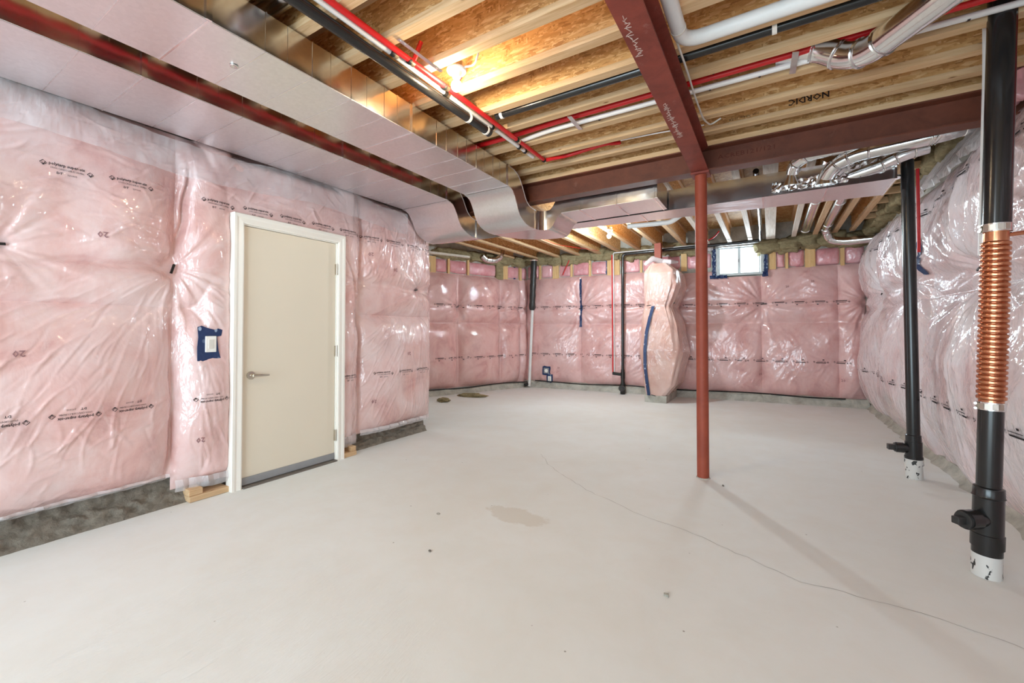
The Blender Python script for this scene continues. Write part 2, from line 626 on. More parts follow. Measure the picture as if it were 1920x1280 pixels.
tag(MB().box(-6.4, 1.9, -3.4, 9.2, 3.09, 3.13).build('ceiling', M['osb']), kind='structure')
wl = tag(MB().box(-3.95, -3.69, -3.4, 3.9, 0, 3.09).build('wall_left', M['concrete']), kind='structure')
tag(MB().box(-6.4, -3.69, 3.72, 3.9, 0, 3.09).build('wall_return', M['concrete']), kind='structure')
wr = tag(MB().box(1.42, 1.9, -3.4, 9.2, 0, 3.09).build('wall_right', M['concrete_l']), kind='structure')
# back wall with an opening for the window; runs from B to C
BA = Vector((-5.72, 5.45, 0)); BB = Vector((-4.62, 8.2, 0)); BC = Vector((1.30, 8.7, 0))
eB = (BC - BB).normalized(); nB = Vector((eB.y, -eB.x, 0))
eA = (BB - BA).normalized(); nA = Vector((eA.y, -eA.x, 0))
LB = (BC - BB).length; LA = (BB - BA).length


def wbox(m, p0, e, n, u0, u1, d0, d1, z0, z1):
    """box in wall coordinates: u along the wall, d out of it into the room"""
    c = p0 + e * ((u0 + u1) / 2) + n * ((d0 + d1) / 2) + Vector((0, 0, (z0 + z1) / 2))
    return m.obox(c, e * ((u1 - u0) / 2), n * ((d1 - d0) / 2), Vector((0, 0, (z1 - z0) / 2)))


WU0, WU1, WZ0, WZ1 = 3.785, 4.545, 2.205, 2.765      # window opening along the back wall
m = MB()
wbox(m, BB, eB, nB, -0.3, WU0, -0.30, -0.02, 0, 3.09)
wbox(m, BB, eB, nB, WU1, LB + 0.4, -0.30, -0.02, 0, 3.09)
wbox(m, BB, eB, nB, WU0, WU1, -0.30, -0.02, 0, WZ0)
wbox(m, BB, eB, nB, WU0, WU1, -0.30, -0.02, WZ1, 3.09)
wb = tag(m.build('wall_back', M['concrete_l']), kind='structure')
wa = tag(wbox(MB(), BA, eA, nA, -0.8, LA + 0.3, -0.3, -0.02, 0, 3.09).build('wall_left_rear', M['concrete_l']), kind='structure')
# wall behind the camera with a wide opening, made up to let light in
m = MB().box(-3.69, -3.45, -3.4, -3.25, 0, 3.09).box(0.65, 1.42, -3.4, -3.25, 0, 3.09).box(-3.45, 0.65, -3.4, -3.25, 2.25, 3.09)
tag(m.build('wall_front', M['concrete_l']), kind='structure')


# ------------------------------------------------------------------ wool batts under poly sheet
class Quilt:
    def __init__(s, p0, e, n, L, z0, z1, res, seed, prof=None):
        s.p0, s.e, s.n = Vector(p0), Vector(e), Vector(n)
        s.L, s.z0, s.z1 = L, z0, z1
        s.nu, s.nv = int(L / res) + 1, int((z1 - z0) / res) + 1
        s.u = np.linspace(0, L, s.nu)
        s.v = np.linspace(z0, z1, s.nv)
        s.U, s.V = np.meshgrid(s.u, s.v, indexing='ij')
        s.H = np.zeros_like(s.U)
        s.rng = np.random.default_rng(seed)
        s.prof = prof
        s.batts = []
        s.holes = []

    def batt(s, u0, u1, v0, v1, amp, pu=0.42, pv=0.34):
        s.batts.append((u0, u1, v0, v1))
        su = np.clip((s.U - u0) / (u1 - u0), 0, 1)
        sv = np.clip((s.V - v0) / (v1 - v0), 0, 1)
        inside = (s.U >= u0) & (s.U <= u1) & (s.V >= v0) & (s.V <= v1)
        pl, pr_ = pu if isinstance(pu, tuple) else (pu, pu)
        wu = np.minimum(1 - np.exp(-(s.U - u0).clip(0) / (0.10 * pl / 0.42)), 1 - np.exp(-(u1 - s.U).clip(0) / (0.10 * pr_ / 0.42)))
        wv = 1 - np.exp(-np.minimum(s.V - v0, v1 - s.V).clip(0) / (0.10 * pv / 0.34))
        h = amp * (0.55 * wu * wv + 0.45 * (4 * su * (1 - su)) ** 0.6 * (4 * sv * (1 - sv)) ** 0.6)
        s.H = np.where(inside, np.maximum(s.H, h), s.H)

    def tie(s, u, v, dep, rad, ridge=0.012, reach=0.16, sx=1.0):
        dx, dz = (s.U - u) / sx, s.V - v
        r = np.hypot(dx, dz) + 1e-5
        th = np.arctan2(dz, dx)
        g = np.zeros_like(th)
        for k in range(5, 26):
            g += s.rng.normal() / (1 + 0.03 * k) * np.cos(k * th + s.rng.uniform(0, 6.28))
        g = np.tanh(g / 3.2)
        env = (r / reach) * np.exp(1 - r / reach)
        s.H += ridge * g * env - dep * np.exp(-(r / rad) ** 1.3)

    def crease(s, a, b, dep, wd, wob=0.01):
        """valley along the segment a-b"""
        a, b = np.array(a, float), np.array(b, float)
        d = b - a
        L = np.hypot(*d)
        d /= L
        t = (s.U - a[0]) * d[0] + (s.V - a[1]) * d[1]
        ph = s.rng.uniform(0, 6.28, 3)
        c = (s.U - a[0]) * -d[1] + (s.V - a[1]) * d[0] + wob * (np.sin(t * 7 + ph[0]) + 0.6 * np.sin(t * 17 + ph[1]))
        win = 1 / (1 + np.exp(-(t + 0.02) / 0.03)) / (1 + np.exp((t - L - 0.02) / 0.03))
        s.H -= dep * win * np.exp(-(c / wd) ** 2)

    def strokes(s, n, u0, u1, v0, v1, ang, spread, l0, l1, amp, wd=0.009):
        du = s.u[1] - s.u[0]
        for _ in range(n):
            cu, cv = s.rng.uniform(u0, u1), s.rng.uniform(v0, v1)
            a = (ang(cu, cv) if callable(ang) else ang) + s.rng.normal() * spread
            l = s.rng.uniform(l0, l1)
            ca, sa = math.cos(a), math.sin(a)
            ex, ez = abs(ca) * l + 0.05, abs(sa) * l + 0.05
            i0, i1 = np.searchsorted(s.u, (cu - ex, cu + ex))
            j0, j1 = np.searchsorted(s.v, (cv - ez, cv + ez))
            if i1 - i0 < 2 or j1 - j0 < 2:
                continue
            x, z = s.U[i0:i1, j0:j1] - cu, s.V[i0:i1, j0:j1] - cv
            t = x * ca + z * sa
            c = -x * sa + z * ca + s.rng.normal() * 0.25 * t * t / max(l, 0.1)
            s.H[i0:i1, j0:j1] += amp * s.rng.uniform(0.4, 1.0) * s.rng.choice((1, 1, -0.6)) * np.exp(-(t / (l * 0.55)) ** 4) * np.exp(-(c / (wd * s.rng.uniform(0.7, 1.5))) ** 2)

    def rough(s, amp, f0, f1, n=40):
        for _ in range(n):
            f = s.rng.uniform(f0, f1)
            a = s.rng.uniform(0, 6.28)
            s.H += amp / math.sqrt(n) * 1.4 * np.sin(f * (s.U * math.cos(a) + s.V * math.sin(a)) + s.rng.uniform(0, 6.28))

    def pad(s, u0, u1, v0, v1, h, soft=0.012):
        sg = lambda x: 1 / (1 + np.exp(-np.clip(x / soft, -40, 40)))
        s.H = np.maximum(s.H, h * sg(s.U - u0) * sg(u1 - s.U) * sg(s.V - v0) * sg(v1 - s.V))

    def flat(s, u, v, ru, rv, h=None):
        m = np.exp(-(((s.U - u) / ru) ** 4 + ((s.V - v) / rv) ** 4))
        k = float(s.h(u, v)) if h is None else h
        s.H = s.H * (1 - m) + k * m

    def h(s, u, v):
        x = np.clip((np.asarray(u, float)) / s.L * (s.nu - 1), 0, s.nu - 1.001)
        y = np.clip((np.asarray(v, float) - s.z0) / (s.z1 - s.z0) * (s.nv - 1), 0, s.nv - 1.001)
        i, j = x.astype(int), y.astype(int)
        fx, fy = x - i, y - j
        H = s.H
        return H[i, j] * (1 - fx) * (1 - fy) + H[i + 1, j] * fx * (1 - fy) + H[i, j + 1] * (1 - fx) * fy + H[i + 1, j + 1] * fx * fy

    def off(s, v):
        return np.interp(v, [a for a, _ in s.prof], [b for _, b in s.prof]) if s.prof else np.zeros_like(np.asarray(v, float))

    def pos(s, u, v, d=0.0):
        h = float(s.h(u, v)) + float(s.off(v)) + d
        return s.p0 + s.e * u + s.n * h + Vector((0, 0, v))

    def build(s, mat, parent, name='insulation_batt', labels=None):
        s.H = np.where(s.H < 0.015, 0.015 - 0.03 * np.tanh((0.015 - s.H) / 0.03), s.H)
        D = s.H + s.off(s.V)
        X = s.p0.x + s.e.x * s.U + s.n.x * D
        Y = s.p0.y + s.e.y * s.U + s.n.y * D
        A = np.stack([X, Y, s.V], -1)
        out = []
        for bi, (u0, u1, v0, v1) in enumerate(s.batts):
            i0, i1 = int(round(u0 / s.L * (s.nu - 1))), int(round(u1 / s.L * (s.nu - 1)))
            j0, j1 = int(round((v0 - s.z0) / (s.z1 - s.z0) * (s.nv - 1))), int(round((v1 - s.z0) / (s.z1 - s.z0) * (s.nv - 1)))
            i0, j0, i1, j1 = max(i0, 0), max(j0, 0), min(i1, s.nu - 1), min(j1, s.nv - 1)
            P = A[i0:i1 + 1, j0:j1 + 1]
            a, b = P.shape[:2]
            idx = np.arange(a * b).reshape(a, b)
            q = np.stack([idx[:-1, :-1], idx[1:, :-1], idx[1:, 1:], idx[:-1, 1:]], -1)
            keep = np.ones(q.shape[:2], bool)
            uc = s.U[i0:i1, j0:j1]
            vc = s.V[i0:i1, j0:j1]
            for (a0, a1, b0, b1) in s.holes:
                keep &= ~((uc > a0) & (uc < a1) & (vc > b0) & (vc < b1))
            q = q[keep]
            vs = P.reshape(-1, 3)
            # skirt back to the wall so each batt is a closed pillow edge
            rim = list(idx[:, 0]) + list(idx[-1, 1:]) + list(idx[-2::-1, -1]) + list(idx[0, -2:0:-1])
            back = vs[rim] - np.array(s.n) * 0.07
            nb = len(vs)
            vs = np.concatenate([vs, back])
            k = len(rim)
            sk = [(rim[t], rim[(t + 1) % k], nb + (t + 1) % k, nb + t) for t in range(k)] if not s.holes else []
            faces = q.tolist() + [tuple(int(x) for x in f) for f in sk]
            me = bpy.data.meshes.new(name)
            me.from_pydata(vs.tolist(), [], faces)
            me.materials.append(mat)
            me.polygons.foreach_set('use_smooth', [True] * len(q) + [False] * len(sk))
            # make faces look into the room
            if len(me.polygons) and me.polygons[len(q) // 2].normal.dot(s.n) < 0:
                me.flip_normals()
            o = link(bpy.data.objects.new(name, me), parent)
            out.append(o)
        return out


def text_polys(txt, size, bold=False):
    c = bpy.data.curves.new('t', 'FONT')
    c.body = txt
    c.size = size
    c.resolution_u = 1
    if bold:
        c.offset = size * 0.018
    o = bpy.data.objects.new('t', c)
    COL.objects.link(o)
    me = bpy.data.meshes.new_from_object(o.evaluated_get(bpy.context.evaluated_depsgraph_get()))
    vs = [(v.co.x, v.co.y) for v in me.vertices]
    fs = [tuple(p.vertices) for p in me.polygons]
    bpy.data.objects.remove(o)
    bpy.data.curves.remove(c)
    bpy.data.meshes.remove(me)
    return vs, fs


def merge(parts):
    V, F = [], []
    for (vs, fs), ox, oy in parts:
        b = len(V)
        V += [(x + ox, y + oy) for x, y in vs]
        F += [tuple(i + b for i in f) for f in fs]
    return V, F


def bar(x0, y0, x1, y1, w_):
    d = Vector((x1 - x0, y1 - y0)).normalized() * w_ / 2
    return [(x0 - d.y, y0 + d.x), (x1 - d.y, y1 + d.x), (x1 + d.y, y1 - d.x), (x0 + d.y, y0 - d.x)], [(0, 1, 2, 3)]


def fit(vf, width):
    vs, fs = vf
    x0, x1 = min(v[0] for v in vs), max(v[0] for v in vs)
    k = width / (x1 - x0)
    return [((x - x0) * k, y) for x, y in vs], fs


_t1 = fit(text_polys('polytarp super-six', 0.024, True), 0.152)
_t2 = fit(text_polys('69000-CAN/CGSB-51.34-M86', 0.015), 0.142)
_t3 = text_polys('DT', 0.019, True)
_t4 = text_polys('231005', 0.014)


def diamond(s_=0.014):
    return merge([(bar(0, 0, s_, s_, 0.0032), 0, 0), (bar(s_, s_, 2 * s_, 0, 0.0018), 0, 0), (bar(0, 0, s_, -s_, 0.0018), 0, 0), (bar(s_, -s_, 2 * s_, 0, 0.0032), 0, 0), (bar(s_ * .6, 0, s_, -s_ * .8, 0.003), 0, 0), (bar(s_, -s_ * .8, s_ * 1.7, s_ * .5, 0.003), 0, 0)])


STAMP = merge([(_t1, -0.076, 0.0), (_t2, -0.070, -0.021), (_t3, -0.045, -0.048), (_t4, 0.0, -0.047), (diamond(), -0.113, 0.002), (diamond(), 0.084, -0.012)])
STAMP_FAR = merge([(bar(-0.07, 0.005, 0.07, 0.005, 0.012), 0, 0), (bar(-0.065, -0.018, 0.06, -0.018, 0.005), 0, 0), (bar(-0.045, -0.042, -0.02, -0.042, 0.014), 0, 0), (diamond(), -0.11, 0.0), (diamond(), 0.082, -0.01)])


def stamp(q, u, v, parent, flip=False, far=False, d=0.004, sc=1.0, poly=None, mat=None, name='printed_mark', tilt=0.0):
    V, F = poly or (STAMP_FAR if far else STAMP)
    k = (-1 if flip else 1) * sc
    ct, st_ = math.cos(tilt), math.sin(tilt)
    # keep the print readable from the room whichever way u runs
    right = Vector((0, 0, 1)).cross(q.n)
    su = 1 if right.dot(q.e) > 0 else -1
    vs = []
    for x, y in V:
        xx, yy = (x * ct - y * st_) * k, (x * st_ + y * ct) * k
        vs.append(q.pos(u + su * xx, v + yy, d))
    m_ = MB()
    m_.add(vs, F)
    return m_.build(name, mat or M['ink'], parent)


def tie_pin(q, u, v, parent, L=0.05, a=0.0, d=0.006):
    c = q.pos(u, v, d)
    t = q.e * math.cos(a) + Vector((0, 0, 1)) * math.sin(a)
    b = q.n.cross(t)
    return MB().obox(c, t * L / 2, b * 0.007, q.n * 0.005).build('batt_tie', M['black'], parent)


# ---- left wall (u = Y + 1.2)
UL = 1.2
ql = Quilt((-3.63, -UL, 0), (0, 1, 0), (1, 0, 0), 3.95 + UL, 0.06, 2.62, 0.0085, 5)
for (a, b, c0, c1, amp, pu) in ((-1.2, 1.315, 0.19, 1.385, 0.13, .42), (-1.2, 1.315, 1.385, 2.62, 0.135, .42), (1.315, 1.665, 0.09, 1.385, 0.135, (.3, .05)), (1.315, 1.665, 1.385, 2.62, 0.14, (.3, .05)),
                                (1.665, 2.585, 2.085, 2.62, 0.14, .1), (2.585, 2.88, 0.10, 1.385, 0.115, (.06, .3)), (2.585, 2.88, 1.385, 2.62, 0.13, (.1, .3)), (2.88, 3.95, 0.165, 1.385, 0.15, (.35, .42)), (2.88, 3.95, 1.385, 2.62, 0.15, (.35, .42))):
    ql.batt(a + UL, b + UL, c0, c1, amp, pu)
ql.pad(1.46 + UL, 1.67 + UL, 0.14, 2.62, 0.115, 0.02)
ql.pad(2.57 + UL, 2.80 + UL, 0.15, 2.62, 0.115, 0.02)
ql.pad(1.5 + UL, 2.75 + UL, 2.09, 2.58, 0.115, 0.02)
ql.rough(0.009, 3, 14)
ql.crease((0.0, 1.70), (1.30 + UL, 1.665), 0.055, 0.075, 0.012)
ql.crease((2.9 + UL, 1.70), (3.95 + UL, 1.70), 0.05, 0.06, 0.01)
ql.crease((1.37 + UL, 2.36), (1.31 + UL, 1.66), 0.055, 0.014, 0.012)
ql.crease((1.315 + UL, 1.36), (1.30 + UL, 0.22), 0.05, 0.013, 0.010)
ql.crease((2.70 + UL, 2.0), (2.90 + UL, 1.2), 0.03, 0.02, 0.02)
ql.crease((2.90 + UL, 1.2), (2.80 + UL, 0.2), 0.03, 0.02, 0.015)
ql.crease((0.0, 1.60), (1.28 + UL, 1.64), 0.02, 0.02, 0.02)
ql.tie(1.305 + UL, 1.665, 0.06, 0.05, 0.007, 0.16)
ql.tie(0.50 + UL, 1.695, 0.06, 0.06, 0.005, 0.15)
ql.tie(3.686 + UL, 1.702, 0.06, 0.05, 0.008, 0.16)
ql.tie(2.89 + UL, 1.70, 0.03, 0.05, 0.006, 0.14)
aim = lambda tu, tv: (lambda u, v: math.atan2(tv - v, tu - u))
ql.strokes(110, 0.2 + UL, 1.3 + UL, 0.5, 1.6, aim(1.305 + UL, 1.665), 0.12, 0.10, 0.42, 0.008, 0.006)
ql.strokes(70, 1.32 + UL, 1.63 + UL, 0.15, 1.6, aim(1.305 + UL, 1.665), 0.10, 0.08, 0.30, 0.008, 0.006)
ql.strokes(130, 0.1 + UL, 1.3 + UL, 1.7, 2.5, 0.15, 0.35, 0.06, 0.22, 0.007, 0.006)
ql.strokes(130, 2.9 + UL, 3.9 + UL, 1.75, 2.35, 1.45, 0.18, 0.06, 0.2, 0.010, 0.006)
ql.strokes(90, 2.9 + UL, 3.93 + UL, 0.3, 1.65, aim(3.686 + UL, 1.70), 0.16, 0.10, 0.45, 0.009, 0.006)
ql.strokes(40, 2.64 + UL, 2.87 + UL, 0.15, 2.3, 1.5, 0.2, 0.1, 0.3, 0.007)
ql.strokes(130, 1.3 + UL, 3.9 + UL, 2.1, 2.6, 0.2, 0.6, 0.05, 0.2, 0.008, 0.006)
ql.strokes(60, 0.2 + UL, 1.3 + UL, 0.2, 0.75, 0.7, 0.8, 0.05, 0.2, 0.006)
ql.flat(1.50 + UL, 1.122, 0.10, 0.13, 0.10)
ql.holes.append((1.685 + UL, 2.57 + UL, 0, 2.08))
ql.build(M['film_left'], wl)
for y in (-0.2, 0.09, 0.375, 0.75, 1.045, 1.335 - 0.04, 1.55, 1.835, 2.12, 2.405, 2.69, 2.99, 3.27, 3.56, 3.83):
    if 1.25 < y < 1.33: continue
    stamp(ql, y + UL, 2.178 if y < 1.6 else 2.185, wl)
for y in (0.22, 0.505, 0.80, 1.075, 1.51):
    stamp(ql, y + UL, 0.715, wl, flip=True)
for y in (2.73, 3.13, 3.43, 3.72):
    stamp(ql, y + UL, 0.775, wl)
twenty = text_polys('20', 0.05, True)
for (y, z) in ((0.93, 1.83), (0.60, 1.11), (1.47, 0.45), (3.0, 2.03), (3.05, 0.5), (3.3, 1.9), (3.5, 0.98)):
    stamp(ql, y + UL, z, wl, flip=True, poly=twenty, mat=M['ink_faint'])
tie_pin(ql, 1.305 + UL, 1.66, wl, 0.07, 1.3, 0.02)
tie_pin(ql, 0.50 + UL, 1.695, wl, 0.06, 0.1, 0.03)
tie_pin(ql, 3.686 + UL, 1.702, wl, 0.04, 0.2, 0.03)

# rough concrete at the foot of the left wall


def rubble_strip(p0, e, n, L, name, parent, mat, hgt=0.2, out=0.07, seed=1, res=0.02, amp=0.012):
    rng = np.random.default_rng(seed)
    nu, nv = int(L / res) + 1, 16
    V = []
    prof = [(0.0, 1.02), (0.012, 0.9), (0.02, 0.6), (0.03, 0.42), (out * 0.8, 0.36), (out, 0.26), (out * 1.15, 0.12), (out * 1.9, 0.0)]
    ks = np.linspace(0, 1, nv)
    d = np.interp(ks, np.linspace(0, 1, len(prof)), [p[0] for p in prof])
    z = np.interp(ks, np.linspace(0, 1, len(prof)), [p[1] for p in prof]) * hgt
    uu = np.arange(nu) * res
    A_ = np.zeros((nu, nv))
    for k in range(60):
        f, g = rng.uniform(6, 70), rng.uniform(-9, 9)
        A_ += np.sin(f * uu[:, None] + g * ks[None, :] * 3 + rng.uniform(0, 6.28)) / (1 + f / 25)
    A_ *= amp / 4.5
    A_ += rng.normal(0, amp * 0.10, (nu, nv))
    for i in range(nu):
        for j in range(nv):
            a = A_[i, j] if 0 < j < nv - 1 else 0
            p = Vector(p0) + Vector(e) * (L * i / (nu - 1)) + Vector(n) * (d[j] + a) + Vector((0, 0, max(-0.004, z[j] + (a * 0.7 if j < nv - 2 else -0.004))))
            V.append(tuple(p))
    F = [(i * nv + j, (i + 1) * nv + j, (i + 1) * nv + j + 1, i * nv + j + 1) for i in range(nu - 1) for j in range(nv - 1)]
    m_ = MB()
    m_.add(V, F)
    return m_.build(name, mat, parent, smooth=True)


rubble_strip((-3.69, -1.2, 0), (0, 1, 0), (1, 0, 0), 2.62, 'rough_footing', wl, M['concrete'], 0.22, 0.07, 3, 0.012, 0.013)
rubble_strip((-3.69, 2.75, 0), (0, 1, 0), (1, 0, 0), 1.15, 'rough_footing', wl, M['concrete'], 0.18, 0.05, 4)


def hem(q, u0, u1, z0, z1, parent, seed, d=0.01, mat='sheet'):
    """loose bottom edge of the poly sheet"""
    rng = random.Random(seed)
    m_ = MB()
    n = int((u1 - u0) / 0.02) + 2
    rows = [[], [], []]
    ph = rng.uniform(0, 6)
    for i in range(n):
        u = u0 + (u1 - u0) * i / (n - 1)
        wv = 0.008 * math.sin(u * 40 + ph) + 0.006 * math.sin(u * 91)
        for k, (t, dd) in enumerate(((1, 0.0), (0.5, 0.012), (0, 0.004))):
            z = z0 + (z1 - z0) * t + (wv * 0.5 if k == 2 else 0)
            base = q.p0 + q.e * u + q.n * (float(q.h(u, z1 + 0.02)) * (0.9 if k < 2 else 0.75) + dd + wv + d)
            rows[k].append((base.x, base.y, z))
    m_.add(rows[0] + rows[1] + rows[2], [(k * n + i, k * n + i + 1, (k + 1) * n + i + 1, (k + 1) * n + i) for k in range(2) for i in range(n - 1)])
    return m_.build('film_hem', M[mat], parent, smooth=True)


hem(ql, 1.33 + UL, 1.64 + UL, 0.075, 0.16, wl, 1)
hem(ql, 2.62 + UL, 2.87 + UL, 0.085, 0.19, wl, 2)
hem(ql, 2.90 + UL, 3.92 + UL, 0.145, 0.20, wl, 3, mat='sheet_w')
hem(ql, 0.0, 1.30 + UL, 0.185, 0.215, wl, 4)

rngf = np.random.default_rng(77)
nf, nk = 160, 8
rows = []
for k in range(nk):
    row = []
    for i in range(nf):
        y = 0.2 + 3.25 * i / (nf - 1)
        t_ = k / (nk - 1)
        wv = 0.010 * math.sin(y * 9 + 2.2 * t_) + 0.007 * math.sin(y * 23 - 4 * t_) + 0.004 * math.sin(y * 51 + 9 * t_)
        row.append((-3.485 + wv - 0.02 * t_, y, 2.33 + 0.03 * math.sin(y * 3.3) + (2.565 - 2.33) * t_))
    rows.append(row)
m = MB()
m.add(sum(rows, []), [(k * nf + i, k * nf + i + 1, (k + 1) * nf + i + 1, (k + 1) * nf + i) for k in range(nk - 1) for i in range(nf - 1)])
m.build('loose_film_flap', sheet_mat('loose_poly_edge', 0.30), wl, smooth=True)

# ---- far-left wall and back wall
qa = Quilt(BA, eA, nA, LA, 0.08, 2.34, 0.02, 21)
for (a, b, amp) in ((0.35, 1.20, 0.17), (1.20, 2.20, 0.19), (2.20, 2.74, 0.19), (2.74, LA, 0.10)):
    qa.batt(a, b, 0.10, 1.37, amp)
    qa.batt(a, b, 1.37, 2.34, amp * 1.05)
qa.rough(0.01, 3, 14)
qa.crease((0.3, 1.70), (LA, 1.70), 0.03, 0.05)
for u in (1.2, 2.2, 2.72):
    qa.tie(u, 1.69, 0.06, 0.05, 0.014, 0.15)
    qa.strokes(60, max(0.4, u - 0.5), u + 0.5, 1.0, 2.2, aim(u, 1.69), 0.1, 0.08, 0.3, 0.008)
qa.strokes(120, 0.4, LA, 0.2, 2.3, 1.2, 0.7, 0.06, 0.3, 0.006)
qa.build(M['film_back'], wa)
for z in (0.70, 1.72):
    u = 0.75
    while u < LA - 0.1:
        stamp(qa, u, z, wa, far=True, d=0.006)
        u += 0.285
for u in (1.2, 2.2):
    tie_pin(qa, u, 1.69, wa, 0.05, 0.3, 0.02)

qb = Quilt(BB, eB, nB, LB, 0.10, 2.36, 0.02, 22)
cuts = (0.0, 1.24, 2.60, 3.03, 4.50, 5.58, LB)
for a, b in zip(cuts[:-1], cuts[1:]):
    qb.batt(a, b, 0.12, 1.36, 0.11, 0.3)
    qb.batt(a, b, 1.36, 2.36 if a < 3 else 2.30, 0.11, 0.3)
qb.rough(0.010, 3, 14)
qb.crease((0.0, 1.68), (LB, 1.68), 0.03, 0.05)
for u in (1.24, 2.75, 4.53, LB - 0.02):
    qb.tie(u, 1.68, 0.065, 0.05, 0.017, 0.19)
    qb.strokes(110, u - 0.75, u + 0.75, 0.95, 2.25, aim(u, 1.68), 0.09, 0.1, 0.4, 0.010)
qb.strokes(90, 4.0, 5.8, 0.15, 1.3, 1.1, 0.25, 0.15, 0.5, 0.010)
qb.strokes(80, 1.0, 2.6, 0.3, 1.3, 0.75, 0.15, 0.2, 0.6, 0.009)
qb.strokes(120, 0, LB, 0.15, 2.3, 1.0, 0.9, 0.06, 0.25, 0.006)
qb.flat(0.50, 0.29, 0.14, 0.2, 0.08)
qb.holes.append((WU0 - 0.04, WU1 + 0.04, WZ0 - 0.03, 3))
qb.build(M['film_back'], wb)
for z in (0.70, 1.70):
    u = 0.2
    while u < LB - 0.1:
        stamp(qb, u, z + (0.03 if u < 2.7 else 0), wb, far=True, d=0.006, flip=(u > 3 and z < 1))
        u += 0.285
for u in (1.24, 4.53):
    tie_pin(qb, u, 1.685, wb, 0.08, 0.15, 0.03)
tie_pin(qb, 3.12, 1.70, wb, 0.09, 0.05, 0.01)
for (u, z) in ((5.2, 2.02), (4.85, 1.95), (5.6, 0.4), (4.45, 0.45), (0.75, 0.42), (2.0, 0.9)):
    stamp(qb, u, z, wb, poly=twenty, mat=M['ink_faint'], far=True)

# concrete footing ledges along the far walls


def ledge(p0, e, n, L, name, parent, hgt=0.12, out=0.13, seed=2):
    rng = random.Random(seed)
    m_ = MB()
    n_ = int(L / 0.12)
    rings = []
    for i in range(n_ + 1):
        u = L * i / n_
        p = Vector(p0) + Vector(e) * u
        h_, o_ = hgt + rng.uniform(-.012, .012), out + rng.uniform(-.012, .012)
        rings.append([p + Vector((0, 0, -.01)), p + Vector(n) * (o_ + 0.05 + rng.uniform(0, .03)) + Vector((0, 0, -.005)), p + Vector(n) * (o_ + 0.015) + Vector((0, 0, h_ * 0.55)), p + Vector(n) * o_ + Vector((0, 0, h_)), p + Vector((0, 0, h_))])
    m_.loft(rings)
    return m_.build(name, M['concrete_l'], parent)


ledge(BB + eB * 0.0, eB, nB, LB, 'footing_ledge', wb, 0.13, 0.10, 5)
ledge(BA, eA, nA, LA, 'footing_ledge', wa, 0.11, 0.10, 6)
ledge(Vector((1.42, -1.0, 0)), (0, 1, 0), (-1, 0, 0), 9.6, 'footing_ledge', wr, 0.07, 0.10, 7)


def cable(name, q, u0, u1, z, parent, d=0.16):
    pts = []
    n = int((u1 - u0) / 0.25)
    for i in range(n + 1):
        u = u0 + (u1 - u0) * i / n
        p = q.p0 + q.e * u + q.n * (d + 0.012 * math.sin(u * 5))
        pts.append((p.x, p.y, z + 0.012 * math.sin(u * 3.1 + 1)))
    return MB().tube(pts, 0.011, 6).build(name, M['black'], parent, smooth=True)


cable('black_edge_strip', qb, 0.25, LB - 0.3, 0.135, wb, 0.115)
cable('black_edge_strip', qa, 0.4, LA - 0.1, 0.115, wa, 0.115)


# upper stud bays: studs with small wool pillows between
def bays(p0, e, n, studs, u_end, z0, z1, parent, seed):
    rng = np.random.default_rng(seed)
    edges = []
    prev = studs[0][0] - 0.001
    cur = 0.0
    for a, b in studs:
        wbox(MB(), p0, e, n, a, b, -0.05, 0.022, z0 - 0.02, z1 + 0.02).build('wall_stud', M['lumber_z'], parent)
    gaps = []
    x = studs[0][2] if len(studs[0]) > 2 else 0.0
    last = 0.0
    for a, b in studs:
        if a - last > 0.04: gaps.append((last, a))
        last = b
    if u_end - last > 0.04: gaps.append((last, u_end))
    for a, b in gaps:
        q = Quilt(p0 + n * -0.05, e, n, b, z0, z1, 0.02, int(rng.integers(1e6)))
        q.batt(a, b, z0, z1, 0.065, .05, .06)
        q.rough(0.006, 5, 20)
        q.strokes(14, a, b, z0, z1, 1.2, 0.6, 0.04, 0.15, 0.007)
        q.build(M['film_small'], parent)


studs_b = [(0.30, 0.34), (0.62, 0.75), (1.02, 1.06), (1.42, 1.46), (1.80, 2.05), (2.45, 2.49), (3.20, 3.30), (3.55, 3.60)]
bays(BB, eB, nB, studs_b, WU0 - 0.06, 2.36, 2.66, wb, 31)
for a, b in ((4.62, 4.72), (4.86, 4.90), (5.14, 5.28), (5.62, 5.67)):
    wbox(MB(), BB, eB, nB, a, b, -0.05, 0.03, 2.28, 2.60).build('wall_stud', M['lumber_z'], wb)
for a, b in ((WU1 + 0.06, 4.62), (4.72, 4.86), (4.90, 5.14), (5.28, 5.62), (5.67, LB)):
    q = Quilt(BB + nB * -0.05, eB, nB, b, 2.29, 2.60, 0.015, int(a * 100))
    q.batt(a, b, 2.29, 2.60, 0.085, .05, .08)
    q.rough(0.007, 5, 20)
    q.strokes(22, a, b, 2.29, 2.6, 1.2, 0.6, 0.04, 0.15, 0.008)
    q.build(M['film_small'], wb)
studs_a = [(0.55, 0.72), (0.98, 1.02), (1.42, 1.46), (2.28, 2.42), (2.74, 2.80)]
bays(BA, eA, nA, studs_a, LA, 2.34, 2.62, wa, 33)


